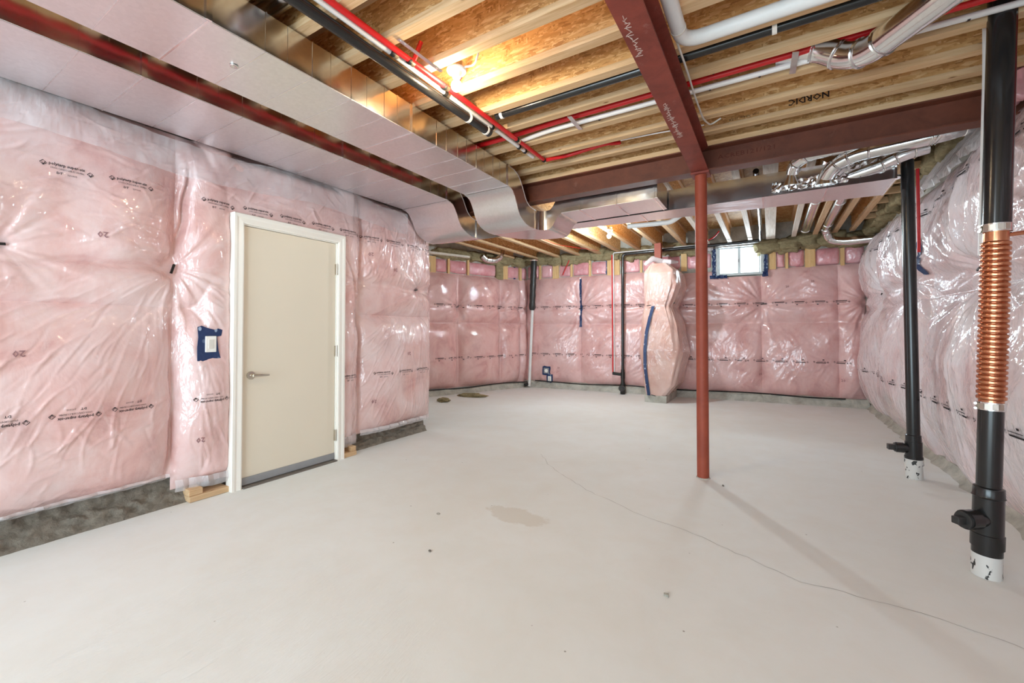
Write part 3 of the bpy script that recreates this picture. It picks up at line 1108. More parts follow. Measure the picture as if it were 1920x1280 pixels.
def wool(name, c, r, parent, seed, e=None, mat='wool', lump=0.22):
    """a ragged wad of mineral wool"""
    rng = random.Random(seed)
    bm = bmesh.new()
    bmesh.ops.create_icosphere(bm, subdivisions=3, radius=1)
    ph = [(rng.uniform(2, 7), Vector((rng.gauss(0, 1), rng.gauss(0, 1), rng.gauss(0, 1))).normalized(), rng.uniform(0, 6)) for _ in range(9)]
    e = Vector(e) if e is not None else Vector((1, 0, 0))
    n = Vector((e.y, -e.x, 0))
    for v in bm.verts:
        d = v.co.normalized()
        k = 1 + lump * sum(math.sin(f * d.dot(a) * 1.6 + p) for f, a, p in ph) / 3
        q = Vector([math.copysign(abs(x) ** 0.7, x) for x in d]) * k
        v.co = Vector(c) + e * q.x * r[0] + n * q.y * r[1] + Vector((0, 0, q.z * r[2]))
    me = bpy.data.meshes.new(name)
    bm.to_mesh(me)
    bm.free()
    me.materials.append(M[mat])
    me.shade_smooth()
    return link(bpy.data.objects.new(name, me), parent)


# wool stuffed into the rim above the walls
u = 0.1
i = 0
while u < LB:
    if not (WU0 - 0.1 < u < WU1 + 0.02):
        p = BB + eB * u + nB * (-0.02 if u < 3.7 else 0.03)
        zc = 2.76 if u < 3.7 else 2.70
        wool('rim_wool', (p.x, p.y, zc + 0.03 * math.sin(u * 5)), (0.19, 0.10, 0.13), wb, 100 + i, eB)
    u += 0.30
    i += 1
u = 0.9
while u < LA - 0.1:
    p = BA + eA * u + nA * -0.01
    wool('rim_wool', (p.x, p.y, 2.72), (0.22, 0.09, 0.11), wa, 150 + i, eA)
    u += 0.36
    i += 1
wbox(MB(), BA, eA, nA, 2.10, 2.28, -0.04, 0.05, 2.30, 2.70).build('wool_strip', M['wool'], wa)
wbox(MB(), BA, eA, nA, 0.5, 1.4, 0.02, 0.14, 2.66, 2.70).build('wall_plate', M['lumber_w'], wa)
wbox(MB(), BB, eB, nB, -0.1, LB, -0.25, -0.21, 2.80, 3.09).build('rim_board', M['osb'], wb)

# ---- right wall (u = Y + 0.8), seen bulging strongly into the room
UR = 0.8
profR = [(0.05, 0.0), (0.20, 0.03), (0.5, 0.07), (1.0, 0.075), (1.5, 0.05), (1.75, 0.045), (2.1, 0.06), (2.35, 0.02), (2.55, -0.05), (2.75, -0.20)]
qr = Quilt((1.335, -UR, 0), (0, 1, 0), (-1, 0, 0), 8.62 + UR, 0.06, 2.76, 0.0125, 41, profR)
for (a, b) in ((-0.8, 1.5), (1.5, 2.95), (2.95, 5.35), (5.35, 7.35), (7.35, 8.62)):
    qr.batt(a + UR, b + UR, 0.06, 1.52, 0.155, 0.8, 0.6)
    qr.batt(a + UR, b + UR, 1.52, 2.76, 0.135, 0.8, 0.55)
qr.rough(0.016, 2, 10)
for (y, z) in ((7.31, 1.705), (5.75, 1.70), (4.25, 1.655), (2.85, 1.65), (1.4, 1.65)):
    qr.tie(y + UR, z, 0.09, 0.10, 0.030, 0.22)
    qr.strokes(150, y + UR - 0.8, y + UR + 0.8, 0.8, 2.4, aim(y + UR, z), 0.08, 0.12, 0.5, 0.013, 0.011)
qr.crease((-0.5 + UR, 1.66), (8.6 + UR, 1.70), 0.045, 0.07, 0.02)
qr.crease((5.35 + UR, 0.1), (5.30 + UR, 1.25), 0.08, 0.09, 0.02)
qr.crease((5.30 + UR, 1.25), (4.3 + UR, 1.64), 0.05, 0.06, 0.02)
qr.strokes(220, 0.0, 8.5 + UR, 0.1, 1.3, 1.55, 0.14, 0.2, 0.7, 0.010, 0.011)
qr.strokes(260, 0.0, 8.5 + UR, 1.75, 2.7, 1.6, 0.3, 0.08, 0.35, 0.013, 0.011)
qr.build(M['film_right'], wr)
y = 2.4
while y < 8.4:
    stamp(qr, y + UR, 0.645, wr, flip=True, far=y > 3.4, d=0.008)
    stamp(qr, y + 0.1 + UR, 2.33, wr, flip=True, far=True, d=0.010)
    y += 0.335
for (y, z) in ((4.25, 1.655), (7.31, 1.705)):
    tie_pin(qr, y + UR, z, wr, 0.05, -0.3, 0.05)
# loose poly flap along the top of the right wall
m = MB()
rows = []
nf = 40
for k, (dz, dx) in enumerate(((0.30, 0.13), (0.16, 0.05), (0.05, -0.01), (0.0, 0.0))):
    row = []
    for i in range(nf):
        y = 3.95 + 2.0 * i / (nf - 1)
        row.append((1.20 + dx + 0.014 * math.sin(y * 31 + k) + 0.012 * math.sin(y * 13), y, 2.46 + dz + 0.015 * math.sin(y * 9)))
    rows.append(row)
m.add(sum(rows, []), [(k * nf + i, k * nf + i + 1, (k + 1) * nf + i + 1, (k + 1) * nf + i) for k in range(3) for i in range(nf - 1)])
m.build('loose_film_flap', M['sheet_w'], wr, smooth=True)
# rim wool along the top of the right wall
for i in range(9):
    wool('rim_wool', (1.36, 5.0 + i * 0.42, 2.86), (0.20, 0.12, 0.14), wr, 170 + i, (0, 1, 0))
for i in range(6):
    MB().box(1.08, 1.42, 5.55 + i * 0.42, 5.59 + i * 0.42, 2.80, 2.87).build('rim_blocking', M['lumber'], wr)

# ------------------------------------------------------------------ steel
def ibeam(m_, p0, p1, zb, h_, wd, tf, tw):
    p0, p1 = Vector(p0), Vector(p1)
    e = (p1 - p0).normalized()
    n = Vector((e.y, -e.x, 0))
    prof = [(-wd / 2, 0), (wd / 2, 0), (wd / 2, tf), (tw / 2, tf + .006), (tw / 2, h_ - tf - .006), (wd / 2, h_ - tf), (wd / 2, h_), (-wd / 2, h_), (-wd / 2, h_ - tf), (-tw / 2, h_ - tf - .006), (-tw / 2, tf + .006), (-wd / 2, tf)]
    return m_.loft([[q + n * a + Vector((0, 0, zb + b)) for a, b in prof] for q in (p0, p1)])


cb = tag(ibeam(MB(), (-3.62, 3.847, 0), (1.36, 3.847, 0), 2.54, 0.195, 0.13, 0.010, 0.008).build('steel_beam', M['oxide_d']),
         'dark red oxide steel beam crossing the room over the round column', 'beam')
lb = tag(ibeam(MB(), (-0.49, -3.2, 0), (-0.49, 3.835, 0), 2.54, 0.195, 0.13, 0.010, 0.008).build('steel_beam', M['oxide']),
         'long red steel beam with chalk scribble running from overhead to the column', 'beam')
rng = random.Random(5)
m = MB()
for (y0, y1, n, xo, ln) in ((1.75, 2.05, 22, -0.03, 0.018), (2.55, 3.05, 46, -0.025, 0.022)):
    for i in range(n):
        y = y0 + (y1 - y0) * i / n
        x = -0.49 + xo + rng.uniform(-.008, .008)
        a = rng.choice((0.2, 1.2, 1.6, 2.6, -0.5))
        m.obox((x, y, 2.5392), (math.cos(a) * rng.uniform(.4, 1) * ln, math.sin(a) * ln * .7, 0), (-math.sin(a) * .0012, math.cos(a) * .0012, 0), (0, 0, .0006))
m.build('chalk_mark', M['chalk'], lb)
m = MB()
mk = fit(text_polys('ACREB121/121', 0.05), 0.40)
m.add([(-0.36 + x, 3.8427, 2.632 + y) for x, y in mk[0]], mk[1])
m.build('mill_mark', plain('dark_mill_stamp', lin(92, 50, 38), 0.8, 0, 0.2), cb)
t = thing('steel_column', 'round orange-red steel column standing on the concrete floor', 'column', (-0.49, 3.85, 0))
MB().lathe((-0.49, 3.85, 0), (0, 0, 1), [(0.004, 0.047), (2.522, 0.047)], 28).build('shaft', M['oxide_col'], t, smooth=True)
MB().box(-0.56, -0.42, 3.775, 3.925, 2.522, 2.538).build('cap_plate', M['oxide'], t)
m = MB()
m.lathe((-0.49, 3.85, 0), (0, 0, 1), [(0, 0.055), (0.006, 0.052), (0.008, 0.047)], 20)
m.build('base_grout', M['concrete_l'], t)
tag(MB().box(-3.62, 1.34, 3.785, 3.91, 2.737, 2.777).build('nailer_plank', M['lumber']), 'flat lumber plank lying on top of the crossing steel beam', 'lumber')

tag(MB().box(-3.62, 1.38, 3.86, 3.885, 2.779, 3.088).build('blocking_board', M['osb_web']), 'strand-board blocking standing on the plank above the crossing steel beam', 'lumber')

# ------------------------------------------------------------------ front joists (across) and rear joists (away)
JY = [0.75, 1.04, 1.33, 1.62, 1.91, 2.21, 2.52, 2.815, 3.115, 3.405, 3.685]
ORD = ['first', 'second', 'third', 'fourth', 'fifth', 'sixth', 'seventh', 'eighth', 'ninth', 'tenth', 'eleventh', 'twelfth', 'thirteenth', 'fourteenth', 'fifteenth', 'sixteenth', 'seventeenth', 'eighteenth', 'nineteenth']


def mesh_of(mb, name, mat):
    o = mb.build(name, mat)
    me = o.data
    bpy.data.objects.remove(o)
    return me


X0, X1 = -3.6, 1.40
me_b = mesh_of(MB().box(X0, X1, -0.064, 0, 0, 0.038), 'bottom_flange', M['lumber'])
me_t = mesh_of(MB().box(X0, X1, -0.064, 0, 0.264, 0.302), 'top_flange', M['lumber'])
me_w = mesh_of(MB().box(X0, X1, -0.0367, -0.0273, 0.036, 0.266), 'web', M['osb_web'])
front = []
for k, y in enumerate(JY):
    t = thing('floor_joist', 'wooden I-joist with strand-board web, %s in front of the crossing steel beam' % ORD[len(JY) - 1 - k], 'joist', (0, y, 2.782), 'I-joists across the front ceiling')
    for nm, me in (('bottom_flange', me_b), ('top_flange', me_t), ('web', me_w)):
        o = bpy.data.objects.new(nm, me)
        COL.objects.link(o)
        o.parent = t
    front.append(t)
# printing on the strand-board webs
def web_print(txt, size, x, k, z, bold=False, rot=True):
    vs, fs = text_polys(txt, size, bold)
    cx = (min(v[0] for v in vs) + max(v[0] for v in vs)) / 2
    cy = (min(v[1] for v in vs) + max(v[1] for v in vs)) / 2
    s_ = -1 if rot else 1
    m_ = MB()
    m_.add([(x + (a - cx) * s_, JY[k] - 0.0376, z + (b - cy) * s_) for a, b in vs], fs)
    m_.build('printed_mark', M['ink'], front[k])


web_print('NORDIC', 0.062, 0.245, 10, 2.872, True)
web_print('joist  NI-40x  11-7/8', 0.024, -0.16, 10, 2.850)
web_print('NI-40x', 0.035, -0.75, 8, 2.90)

RX = [-4.75, -4.35, -3.86, -3.40, -2.97, -2.57, -2.17, -1.76, -1.34, -0.96, -0.60, -0.285, -0.02, 0.045, 0.34, 0.63, 0.885, 1.10]
WHITE = {9, 10, 11, 12, 13, 14}
ry0, ry1 = 3.93, 8.42
me_rb = mesh_of(MB().box(-0.032, 0.032, ry0, ry1, 0, 0.038), 'bottom_flange', M['lumber_y'])
me_rbw = mesh_of(MB().box(-0.032, 0.032, ry0, ry1, 0, 0.038), 'bottom_flange', M['lumber_w'])
me_rt = mesh_of(MB().box(-0.032, 0.032, ry0, ry1, 0.264, 0.302), 'top_flange', M['lumber_y'])
me_rw = mesh_of(MB().box(-0.0047, 0.0047, ry0, ry1, 0.036, 0.266), 'web', M['osb_web'])
for k, x in enumerate(RX):
    yy = 0.0
    lab = 'joist beyond the steel beam running towards the back wall, %s from the far left' % ORD[k]
    if k in WHITE: lab = 'whitish ' + lab
    t = thing('floor_joist', lab, 'joist', (x, 0, 2.782), 'joists running to the back wall')
    sc = 1.0
    for nm, me in (('bottom_flange', me_rbw if k in WHITE else me_rb), ('top_flange', me_rt), ('web', me_rw)):
        o = bpy.data.objects.new(nm, me)
        COL.objects.link(o)
        o.parent = t
        if x < -4.3:      # shorter against the slanted far-left wall
            L_ = (BA + eA * ((x - BA.x) / eA.x)).y
            f = (L_ - 0.05 - ry0) / (ry1 - ry0)
            o.scale = (1, f, 1)
            o.location = (0, ry0 * (1 - f), 0)

# ------------------------------------------------------------------ sheet-metal ducts
def rect_ring(ib, ob, h_, up=None):
    """ring from inner-bottom and outer-bottom points"""
    a, b = Vector(ib), Vector(ob)
    u_ = Vector(up) if up else Vector((0, 0, h_))
    return [a, b, b + u_, a + u_]


def straight_duct(t, x0, x1, ya, yb, zb, h_, n_sec):
    for i in range(n_sec):
        a, b = ya + (yb - ya) * i / n_sec, ya + (yb - ya) * (i + 1) / n_sec
        m_ = MB().box(x0, x1, a + .001, b - .001, zb + 0.002, zb + h_)
        o = m_.build('duct_section', M['galv'], t, bevel=0.002)
        m_ = MB().box(x0 + .002, x1 - .002, a + .001, b - .001, zb, zb + .0025)
        k = int((b - a) / 0.29)
        m_.build('bottom_sheet', M['galv_dull'], o)
        m2 = MB()
        for j in range(1, k + 1):
            yy = a + (b - a) * j / (k + 1)
            m2.box(x0 + .004, x1 - .004, yy - .0018, yy + .0018, zb - .0022, zb + .001)
            m2.box(x1 - .001, x1 + .003, yy - .0028, yy + .0028, zb + .002, zb + h_)
            y2 = yy + 0.11
            if y2 < b - .03: m2.box(x1 - .001, x1 + .002, y2 - .0016, y2 + .0016, zb + .002, zb + h_)
        m2.build('pressed_bead', M['galv'], o)
        # slip cleats at the joint
        m3 = MB().box(x1 - .002, x1 + .012, b - .012, b + .012, zb - .002, zb + h_ + .004).box(x0, x1, b - .004, b + .004, zb - .003, zb + .002)
        m3.build('joint_cleat', M['galv_shiny'], t)


ZB, DH = 2.572, 0.195
d1 = thing('supply_duct', 'wide galvanised duct beside the red pipes, bending under the steel beam', 'duct', (-2.34, 3.3, ZB))
straight_duct(d1, -2.59, -2.08, -1.6, 3.33, ZB, DH, 4)
bot = [(3.335, 2.570), (3.38, 2.566), (3.42, 2.546), (3.455, 2.505), (3.485, 2.455), (3.515, 2.395), (3.555, 2.345), (3.61, 2.312), (3.68, 2.288), (3.76, 2.278), (3.87, 2.278)]
top = [(3.34, 2.767), (3.44, 2.762), (3.515, 2.735), (3.565, 2.69), (3.60, 2.645), (3.63, 2.60), (3.66, 2.55), (3.695, 2.515), (3.735, 2.492), (3.79, 2.478), (3.87, 2.476)]


def sbend(t, xi, xo, bot, top, mat='galv', mat_b='galv_dull'):
    m_ = MB()
    m_.loft([[Vector((xi, b[0], b[1])), Vector((xo, b[0], b[1])), Vector((xo, q[0], q[1])), Vector((xi, q[0], q[1]))] for b, q in zip(bot, top)])
    o = m_.build('offset_bend', M[mat], t, smooth=True)
    # bottom sheet in its own duller skin
    m2 = MB()
    n_ = len(bot)
    A_ = [(xi + .003, b[0], b[1] - .0025) for b in bot]
    B_ = [(xo - .003, b[0], b[1] - .0025) for b in bot]
    m2.add(A_ + B_, [(i, i + 1, n_ + i + 1, n_ + i) for i in range(n_ - 1)])
    m2.build('bottom_sheet', M[mat_b], o, smooth=True)
    # standing seam edges
    MB().tube([(xi, b[0], b[1]) for b in bot], 0.004, 6).build('folded_seam', M['galv_shiny'], o, smooth=True)
    MB().tube([(xo, b[0], b[1]) for b in bot], 0.004, 6).build('folded_seam', M['galv_shiny'], o, smooth=True)
    MB().tube([(xi, q[0], q[1]) for q in top], 0.004, 6).build('folded_seam', M['galv_shiny'], o, smooth=True)
    return o


sbend(d1, -2.08, -2.59, bot, top)
# elbow under the beam, then rising into the short trunk
C0 = Vector((-1.99, 3.88, 0))
rings = []
for i in range(9):
    a = PI - (PI / 2) * i / 8
    ri, ro = 0.09, 0.60 + (0.52 - 0.60) * i / 8
    z = 2.278
    ib = C0 + Vector((math.cos(a) * ri, math.sin(a) * ri, z))
    ob = C0 + Vector((math.cos(a) * ro, math.sin(a) * ro, z))
    rings.append(rect_ring(ib, ob, 0.20))
for (x, z) in ((-1.96, 2.285), (-1.93, 2.31), (-1.90, 2.36), (-1.87, 2.405), (-1.83, 2.43)):
    rings.append(rect_ring((x, 3.97, z), (x, 4.40, z), 0.20))
MB().loft(rings).build('elbow', M['galv'], d1, smooth=True)
MB().box(-2.095, -2.07, 3.862, 3.878, 2.275, 2.48).build('joint_cleat', M['galv_shiny'], d1)
MB().box(-1.83, -0.87, 3.96, 4.39, 2.432, 2.64).build('end_trunk', M['galv'], d1, bevel=0.003)
MB().box(-1.83, -0.87, 3.962, 4.388, 2.43, 2.434).build('bottom_sheet', M['galv_dull'], d1)
for x in (-1.62, -1.25, -0.9):
    MB().box(x - .006, x + .006, 3.952, 4.398, 2.4275, 2.645).build('joint_cleat', M['galv'], d1)

d2 = thing('supply_duct', 'galvanised duct pressed along the pink left wall, leading to the far cross trunk', 'duct', (-3.18, 3.3, ZB))
straight_duct(d2, -3.49, -2.845, -1.6, 3.37, ZB, DH, 4)
bot2 = [(3.375, 2.570), (3.42, 2.566), (3.465, 2.546), (3.50, 2.505), (3.535, 2.455), (3.565, 2.395), (3.605, 2.345), (3.66, 2.312), (3.73, 2.288), (3.80, 2.272), (3.88, 2.272)]
top2 = [(3.38, 2.767), (3.48, 2.762), (3.555, 2.735), (3.605, 2.69), (3.64, 2.645), (3.67, 2.60), (3.70, 2.55), (3.735, 2.515), (3.775, 2.492), (3.82, 2.478), (3.88, 2.474)]
sbend(d2, -2.845, -3.49, bot2, top2)
rings = []
for ib, ob in (((-2.845, 3.88, 2.272), (-3.49, 3.86, 2.272)), ((-2.83, 4.0, 2.285), (-3.44, 3.98, 2.285)), ((-2.80, 4.15, 2.32), (-3.36, 4.12, 2.32)), ((-2.76, 4.30, 2.37), (-3.2, 4.30, 2.37)), ((-2.66, 4.42, 2.42), (-2.98, 4.52, 2.42)),
               ((-2.45, 4.44, 2.432), (-2.52, 4.62, 2.432)), ((-2.2, 4.44, 2.432), (-2.2, 4.66, 2.432))):
    rings.append(rect_ring(ib, ob, 0.20))
MB().loft(rings).build('elbow', M['galv'], d2, smooth=True)
MB().box(-2.862, -2.835, 3.872, 3.888, 2.268, 2.475).build('joint_cleat', M['galv_shiny'], d2)
tr = thing('cross_trunk', 'long galvanised trunk behind the steel beam feeding the round branch pipes', 'duct', (-0.5, 4.7, 2.43))
xs = [-2.2, -1.15, -0.05, 0.42, 0.86]
far_y = lambda x: 4.66 + (x + 2.2) / 3.06 * 0.28
for a, b in zip(xs[:-1], xs[1:]):
    m = MB().loft([rect_ring((x, 4.44 + 0.02 * (x > 0.5), 2.434), (x, far_y(x), 2.434), 0.20) for x in (a + .001, b - .001)])
    o = m.build('duct_section', M['galv'], tr)
    m2 = MB()
    m2.add([(a, 4.442, 2.4315), (b, 4.442, 2.4315), (b, far_y(b) - .002, 2.4315), (a, far_y(a) - .002, 2.4315)], [(0, 1, 2, 3)])
    m2.build('bottom_sheet', M['galv_dull'], o)
    MB().box(b - .007, b + .007, 4.434, far_y(b) + .004, 2.4285, 2.64).build('joint_cleat', M['galv'], tr)
    k = int((b - a) / 0.27)
    m3 = MB()
    for j in range(1, k + 1):
        x = a + (b - a) * j / (k + 1)
        m3.box(x - .002, x + .002, 4.4375, 4.4405, 2.434, 2.634)
    if k: m3.build('pressed_bead', M['galv_shiny'], o)


def ringed(name, label, pts, r, rings=(), mat='galv_shiny', cat='duct pipe', rr=0.06, group=None, n=20):
    """round sheet-metal pipe with crimp rings at given path fractions"""
    P_ = bend(pts, rr, 5)
    t = thing(name, label, cat, tuple(P_[0]), group)
    MB().tube(P_, r, n).build('pipe', M[mat], t, smooth=True)
    L_ = [0]
    for a, b in zip(P_[:-1], P_[1:]):
        L_.append(L_[-1] + (b - a).length)
    for f in rings:
        s_ = f * L_[-1]
        for i in range(len(P_) - 1):
            if L_[i] <= s_ <= L_[i + 1]:
                d = (P_[i + 1] - P_[i]).normalized()
                c = P_[i] + d * (s_ - L_[i])
                MB().lathe(c - d * .009, d, [(0, r), (0.003, r + .006), (0.009, r + .002), (0.015, r + .006), (0.018, r)], n).build('crimp_ring', M['galv'], t, smooth=True)
                break
    return t


# branch pipes off the cross trunk
def boot(t, c, w0, r, h_):
    m_ = MB()
    n = 16
    rg = []
    for k in range(5):
        f = k / 4
        rg.append([Vector((c[0] + math.cos(2 * PI * i / n) * (w0 * (1 - f) ** 2 + r), c[1] + math.sin(2 * PI * i / n) * (w0 * 0.3 * (1 - f) + r) * 0.8, c[2] + h_ * f)) for i in range(n)])
    m_.loft(rg)
    m_.build('foil_boot', M['foil'], t, smooth=True)


t = ringed('branch_pipe', 'round branch pipe rising from the trunk nearest the column, then under the beam', [(0.17, 4.50, 2.55), (0.18, 4.42, 2.665), (0.28, 4.32, 2.70), (1.30, 4.25, 2.72)], 0.050, (0.12, 0.2, 0.9), rr=0.07, group='round branch pipes behind the beam')
boot(t, (0.17, 4.46, 2.50), 0.035, 0.05, 0.10)
t = ringed('branch_pipe', 'middle foil-taped branch pipe with wire loops at its far end', [(0.40, 4.46, 2.50), (0.46, 4.38, 2.60), (0.60, 4.32, 2.635), (1.12, 4.22, 2.645), (1.35, 4.3, 2.74)], 0.056, (0.14, 0.22, 0.34, 0.82), rr=0.07, group='round branch pipes behind the beam')
boot(t, (0.40, 4.45, 2.46), 0.035, 0.056, 0.09)
for k in range(3):
    c = Vector((1.02 + 0.03 * k, 4.24, 2.645))
    MB().tube([c + Vector((0.05 * math.cos(a) * (0.2 + 0.3 * k), math.sin(a) * 0.062, math.cos(a) * 0.062)) for a in [i * 2 * PI / 14 for i in range(15)]], 0.0035, 5).build('wire_loop', M['steel'], t, smooth=True)
t = ringed('branch_pipe', 'lowest branch pipe slanting up from the trunk behind the black stack', [(0.52, 4.5, 2.50), (0.76, 4.44, 2.545), (0.92, 4.40, 2.60), (1.04, 4.40, 2.62)], 0.046, (0.5, 0.66, 0.85), rr=0.06, group='round branch pipes behind the beam')
boot(t, (0.86, 4.70, 2.50), 0.01, 0.08, 0.02)
# pipes up between the far joists
ringed('branch_pipe', 'grey round pipe between far joists ending in mineral wool', [(0.49, 4.9, 2.86), (0.49, 8.30, 2.86)], 0.07, (0.45, 0.97), group='round pipes between the far joists')
ringed('branch_pipe', 'grey round pipe with a chrome elbow turning right above the pink wall', [(0.74, 4.9, 2.82), (0.74, 8.15, 2.82), (0.80, 8.30, 2.66), (0.98, 8.30, 2.61), (1.35, 8.25, 2.61)], 0.062, (0.4, 0.72, 0.80, 0.83, 0.86), rr=0.09, group='round pipes between the far joists')
ringed('branch_pipe', 'short chrome elbow hanging above the far-left pink wall', [(-4.74, 7.34, 2.88), (-4.75, 7.32, 2.74), (-4.82, 7.22, 2.66), (-4.93, 7.06, 2.67), (-4.97, 7.0, 2.74)], 0.065, (0.25, 0.45, 0.62, 0.8), rr=0.09)
# big pipe at upper right
t = ringed('branch_pipe', 'large shiny elbowed pipe dropping out of the ceiling at upper right', [(0.05, 3.0, 2.89), (0.24, 2.995, 2.86), (0.37, 2.96, 2.745), (0.46, 2.88, 2.70), (0.66, 2.58, 2.70), (0.95, 2.17, 2.72)], 0.070, (0.14, 0.24, 0.33, 0.42, 0.70), rr=0.07, n=28)
# pipe in the joist bay at upper left
ringed('branch_pipe', 'polished round duct in the joist bay above the red pipes', [(-2.25, 1.16, 2.895), (-0.6, 1.16, 2.895)], 0.075, (0.3,), n=28)
m = MB()
rngs = []
for i in range(8):
    x = -2.56 + i * 0.075
    rngs.append([Vector((x + random.uniform(-.01, .01), 0.87 + math.cos(2 * PI * k / 10) * (0.085 + random.uniform(-.012, .012)), 2.868 + math.sin(2 * PI * k / 10) * (0.075 + random.uniform(-.012, .012)))) for k in range(10)])
m.loft(rngs)
tag(m.build('flex_duct', M['foil'], smooth=True), 'crumpled foil duct piece on the big duct at the top edge', 'duct')

def foil_patch(parent, x0, x1, z0, z1, y, seed, name='foil_tape'):
    rg_ = random.Random(seed)
    nu, nv = int((x1 - x0) / .018) + 1, int((z1 - z0) / .018) + 1
    V = [(x0 + (x1 - x0) * i / nu + rg_.uniform(-.006, .006), y - rg_.uniform(0, .014), z0 + (z1 - z0) * j / nv + rg_.uniform(-.008, .008)) for i in range(nu + 1) for j in range(nv + 1)]
    m_ = MB()
    m_.add(V, [(i * (nv + 1) + j, (i + 1) * (nv + 1) + j, (i + 1) * (nv + 1) + j + 1, i * (nv + 1) + j + 1) for i in range(nu) for j in range(nv)])
    return m_.build(name, M['foil'], parent)


foil_patch(tr, 0.02, 0.32, 2.455, 2.54, 4.438, 1)
foil_patch(tr, 0.30, 0.56, 2.455, 2.545, 4.438, 2)
foil_patch(tr, 0.56, 0.86, 2.56, 2.625, 4.455, 3)
for k, x in enumerate((-1.66, -1.36)):
    o = wool('foil_wrap', (x, 4.06, 2.69), (.075, .06, .075), d1, 430 + k, (1, 0, 0), 'foil', .45)

# fan or vent box under the trunk
tag(MB().box(-2.45, -2.05, 5.1, 5.35, 2.70, 2.735).build('vent_cover', M['plug'], bevel=.004), 'small white vent cover just below the far trunk, beside the lit bulb', 'vent')
tag(MB().tube(bend([(-1.42, 4.92, 2.44), (-0.95, 4.98, 2.44), (-0.82, 4.90, 2.49)], .05), 0.028, 12).build('vent_hose', M['insul_white'], smooth=True), 'pale hose lying along the underside of the far trunk', 'hose')

# ------------------------------------------------------------------ pipes under the front ceiling
def pipe(name, label, cat, pts, r, mat, rr=0.05, n=12, extra=None):
    P_ = bend(pts, rr, 6) if len(pts) > 2 else pts
    if extra is None:
        return tag(MB().tube(P_, r, n).build(name, M[mat], smooth=True), label, cat)
    t = thing(name, label, cat, pts[0])
    MB().tube(P_, r, n).build('tube', M[mat], t, smooth=True)
    return t


t = pipe('drain_pipe', 'thick black pipe hung along the big duct, capped near the joists', 'pipe', [(-1.872, -1.5, 2.722), (-1.807, 2.62, 2.722)], 0.030, 'abs', extra=1, n=16)
for y in (2.36, 2.575):
    MB().lathe((-1.809, y, 2.722), (0, 1, 0), [(0, 0.0335), (0.018, 0.0335)], 16).build('pipe_strap', M['white'], t, smooth=True)
MB().lathe((-1.807, 2.595, 2.722), (0, 1, 0), [(0, 0.034), (0.03, 0.034), (0.034, 0.026)], 16).build('end_cap', M['abs_worn'], t, smooth=True)
tw = pipe('water_tube', 'white water tube running beside the black and red pipes', 'pipe', [(-1.80, -1.5, 2.76), (-1.78, 1.60, 2.76), (-1.787, 2.2, 2.76), (-1.785, 3.28, 2.76)], 0.0155, 'pex_white', extra=1)
trd = pipe('water_tube', 'red water tube with brass tees beside the black pipe, turning right near the beam', 'pipe', [(-1.755, -1.5, 2.76), (-1.741, 1.6, 2.76), (-1.735, 2.2, 2.76), (-1.73, 3.40, 2.76), (-1.55, 3.50, 2.80), (-1.20, 3.52, 2.835), (-1.10, 3.60, 2.85)], 0.0165, 'pex_red', rr=0.03, extra=1)
for (y, tt, x) in ((1.62, tw, -1.771), (1.72, trd, -1.743), (2.02, trd, -1.738), (2.08, tw, -1.784), (2.62, tw, -1.785), (2.90, trd, -1.732), (3.02, tw, -1.785), (3.12, tw, -1.785), (3.37, trd, -1.73)):
    MB().lathe((x, y, 2.7575), (0, 1, 0), [(0, 0.019), (0.012, 0.0205), (0.022, 0.019)], 12).build('crimp_ring', M['black'], tt, smooth=True)
    MB().lathe((x, y + .024, 2.7575), (0, 1, 0), [(0, 0.0185), (0.022, 0.0185)], 12).build('brass_fitting', M['brass'], tt, smooth=True)
for (y, x2) in ((1.76, -1.69), (2.10, -1.64)):
    MB().tube([(-1.742, y, 2.765), (x2, y + .01, 2.87)], 0.013, 10).build('riser_branch', M['pex_red'], trd, smooth=True)
pipe('water_tube', 'white water tube end poking from the joist near the red bend', 'pipe', [(-1.72, 3.36, 2.80), (-1.35, 3.46, 2.86), (-1.12, 3.47, 2.87), (-1.05, 3.55, 2.87)], 0.012, 'pex_white')
pipe('water_tube', 'red water tube tucked in the gap between the two ducts', 'pipe', [(-2.64, -1.5, 2.757), (-2.64, 3.2, 2.757)], 0.017, 'pex_red')
# black pipe along the joists
t = pipe('drain_pipe', 'black pipe running across under the joist, left to right through the ceiling', 'pipe', [(-1.70, 2.562, 2.789), (1.38, 2.562, 2.789)], 0.027, 'abs', extra=1)
for x in (-1.66, 0.02):
    MB().lathe((x, 2.562, 2.789), (1, 0, 0), [(0, 0.030), (0.022, 0.030)], 14).build('pipe_strap', M['white'], t, smooth=True)
tr2 = pipe('water_tube', 'long red tube running across inside a joist bay with a white one', 'pipe', [(-2.45, 2.965, 2.83), (-1.9, 2.965, 2.825), (-1.36, 2.94, 2.83), (1.38, 2.945, 2.84)], 0.0195, 'pex_red', rr=0.2, extra=1)
tw2 = pipe('water_tube', 'long white tube running across just below the red one in the joist bay', 'pipe', [(-1.80, 3.035, 2.80), (-1.5, 2.985, 2.80), (-1.2, 2.985, 2.80), (1.38, 3.00, 2.80)], 0.0165, 'pex_white', rr=0.2, extra=1)
pipe('water_tube', 'grey-white tube behind the red one inside the joist bay', 'pipe', [(-2.45, 2.86, 2.86), (1.0, 2.86, 2.86)], 0.028, 'pex_white')
for x in (-0.33, -1.08, -0.05, 0.86):
    MB().lathe((x, 3.0, 2.80), (1, 0, 0), [(0, 0.018), (0.012, 0.018)], 12).build('pipe_clip', M['black'], tw2, smooth=True)
MB().lathe((-0.30, 2.945, 2.838), (1, 0, 0), [(0, 0.022), (0.012, 0.022)], 12).build('pipe_clip', M['black'], tr2, smooth=True)
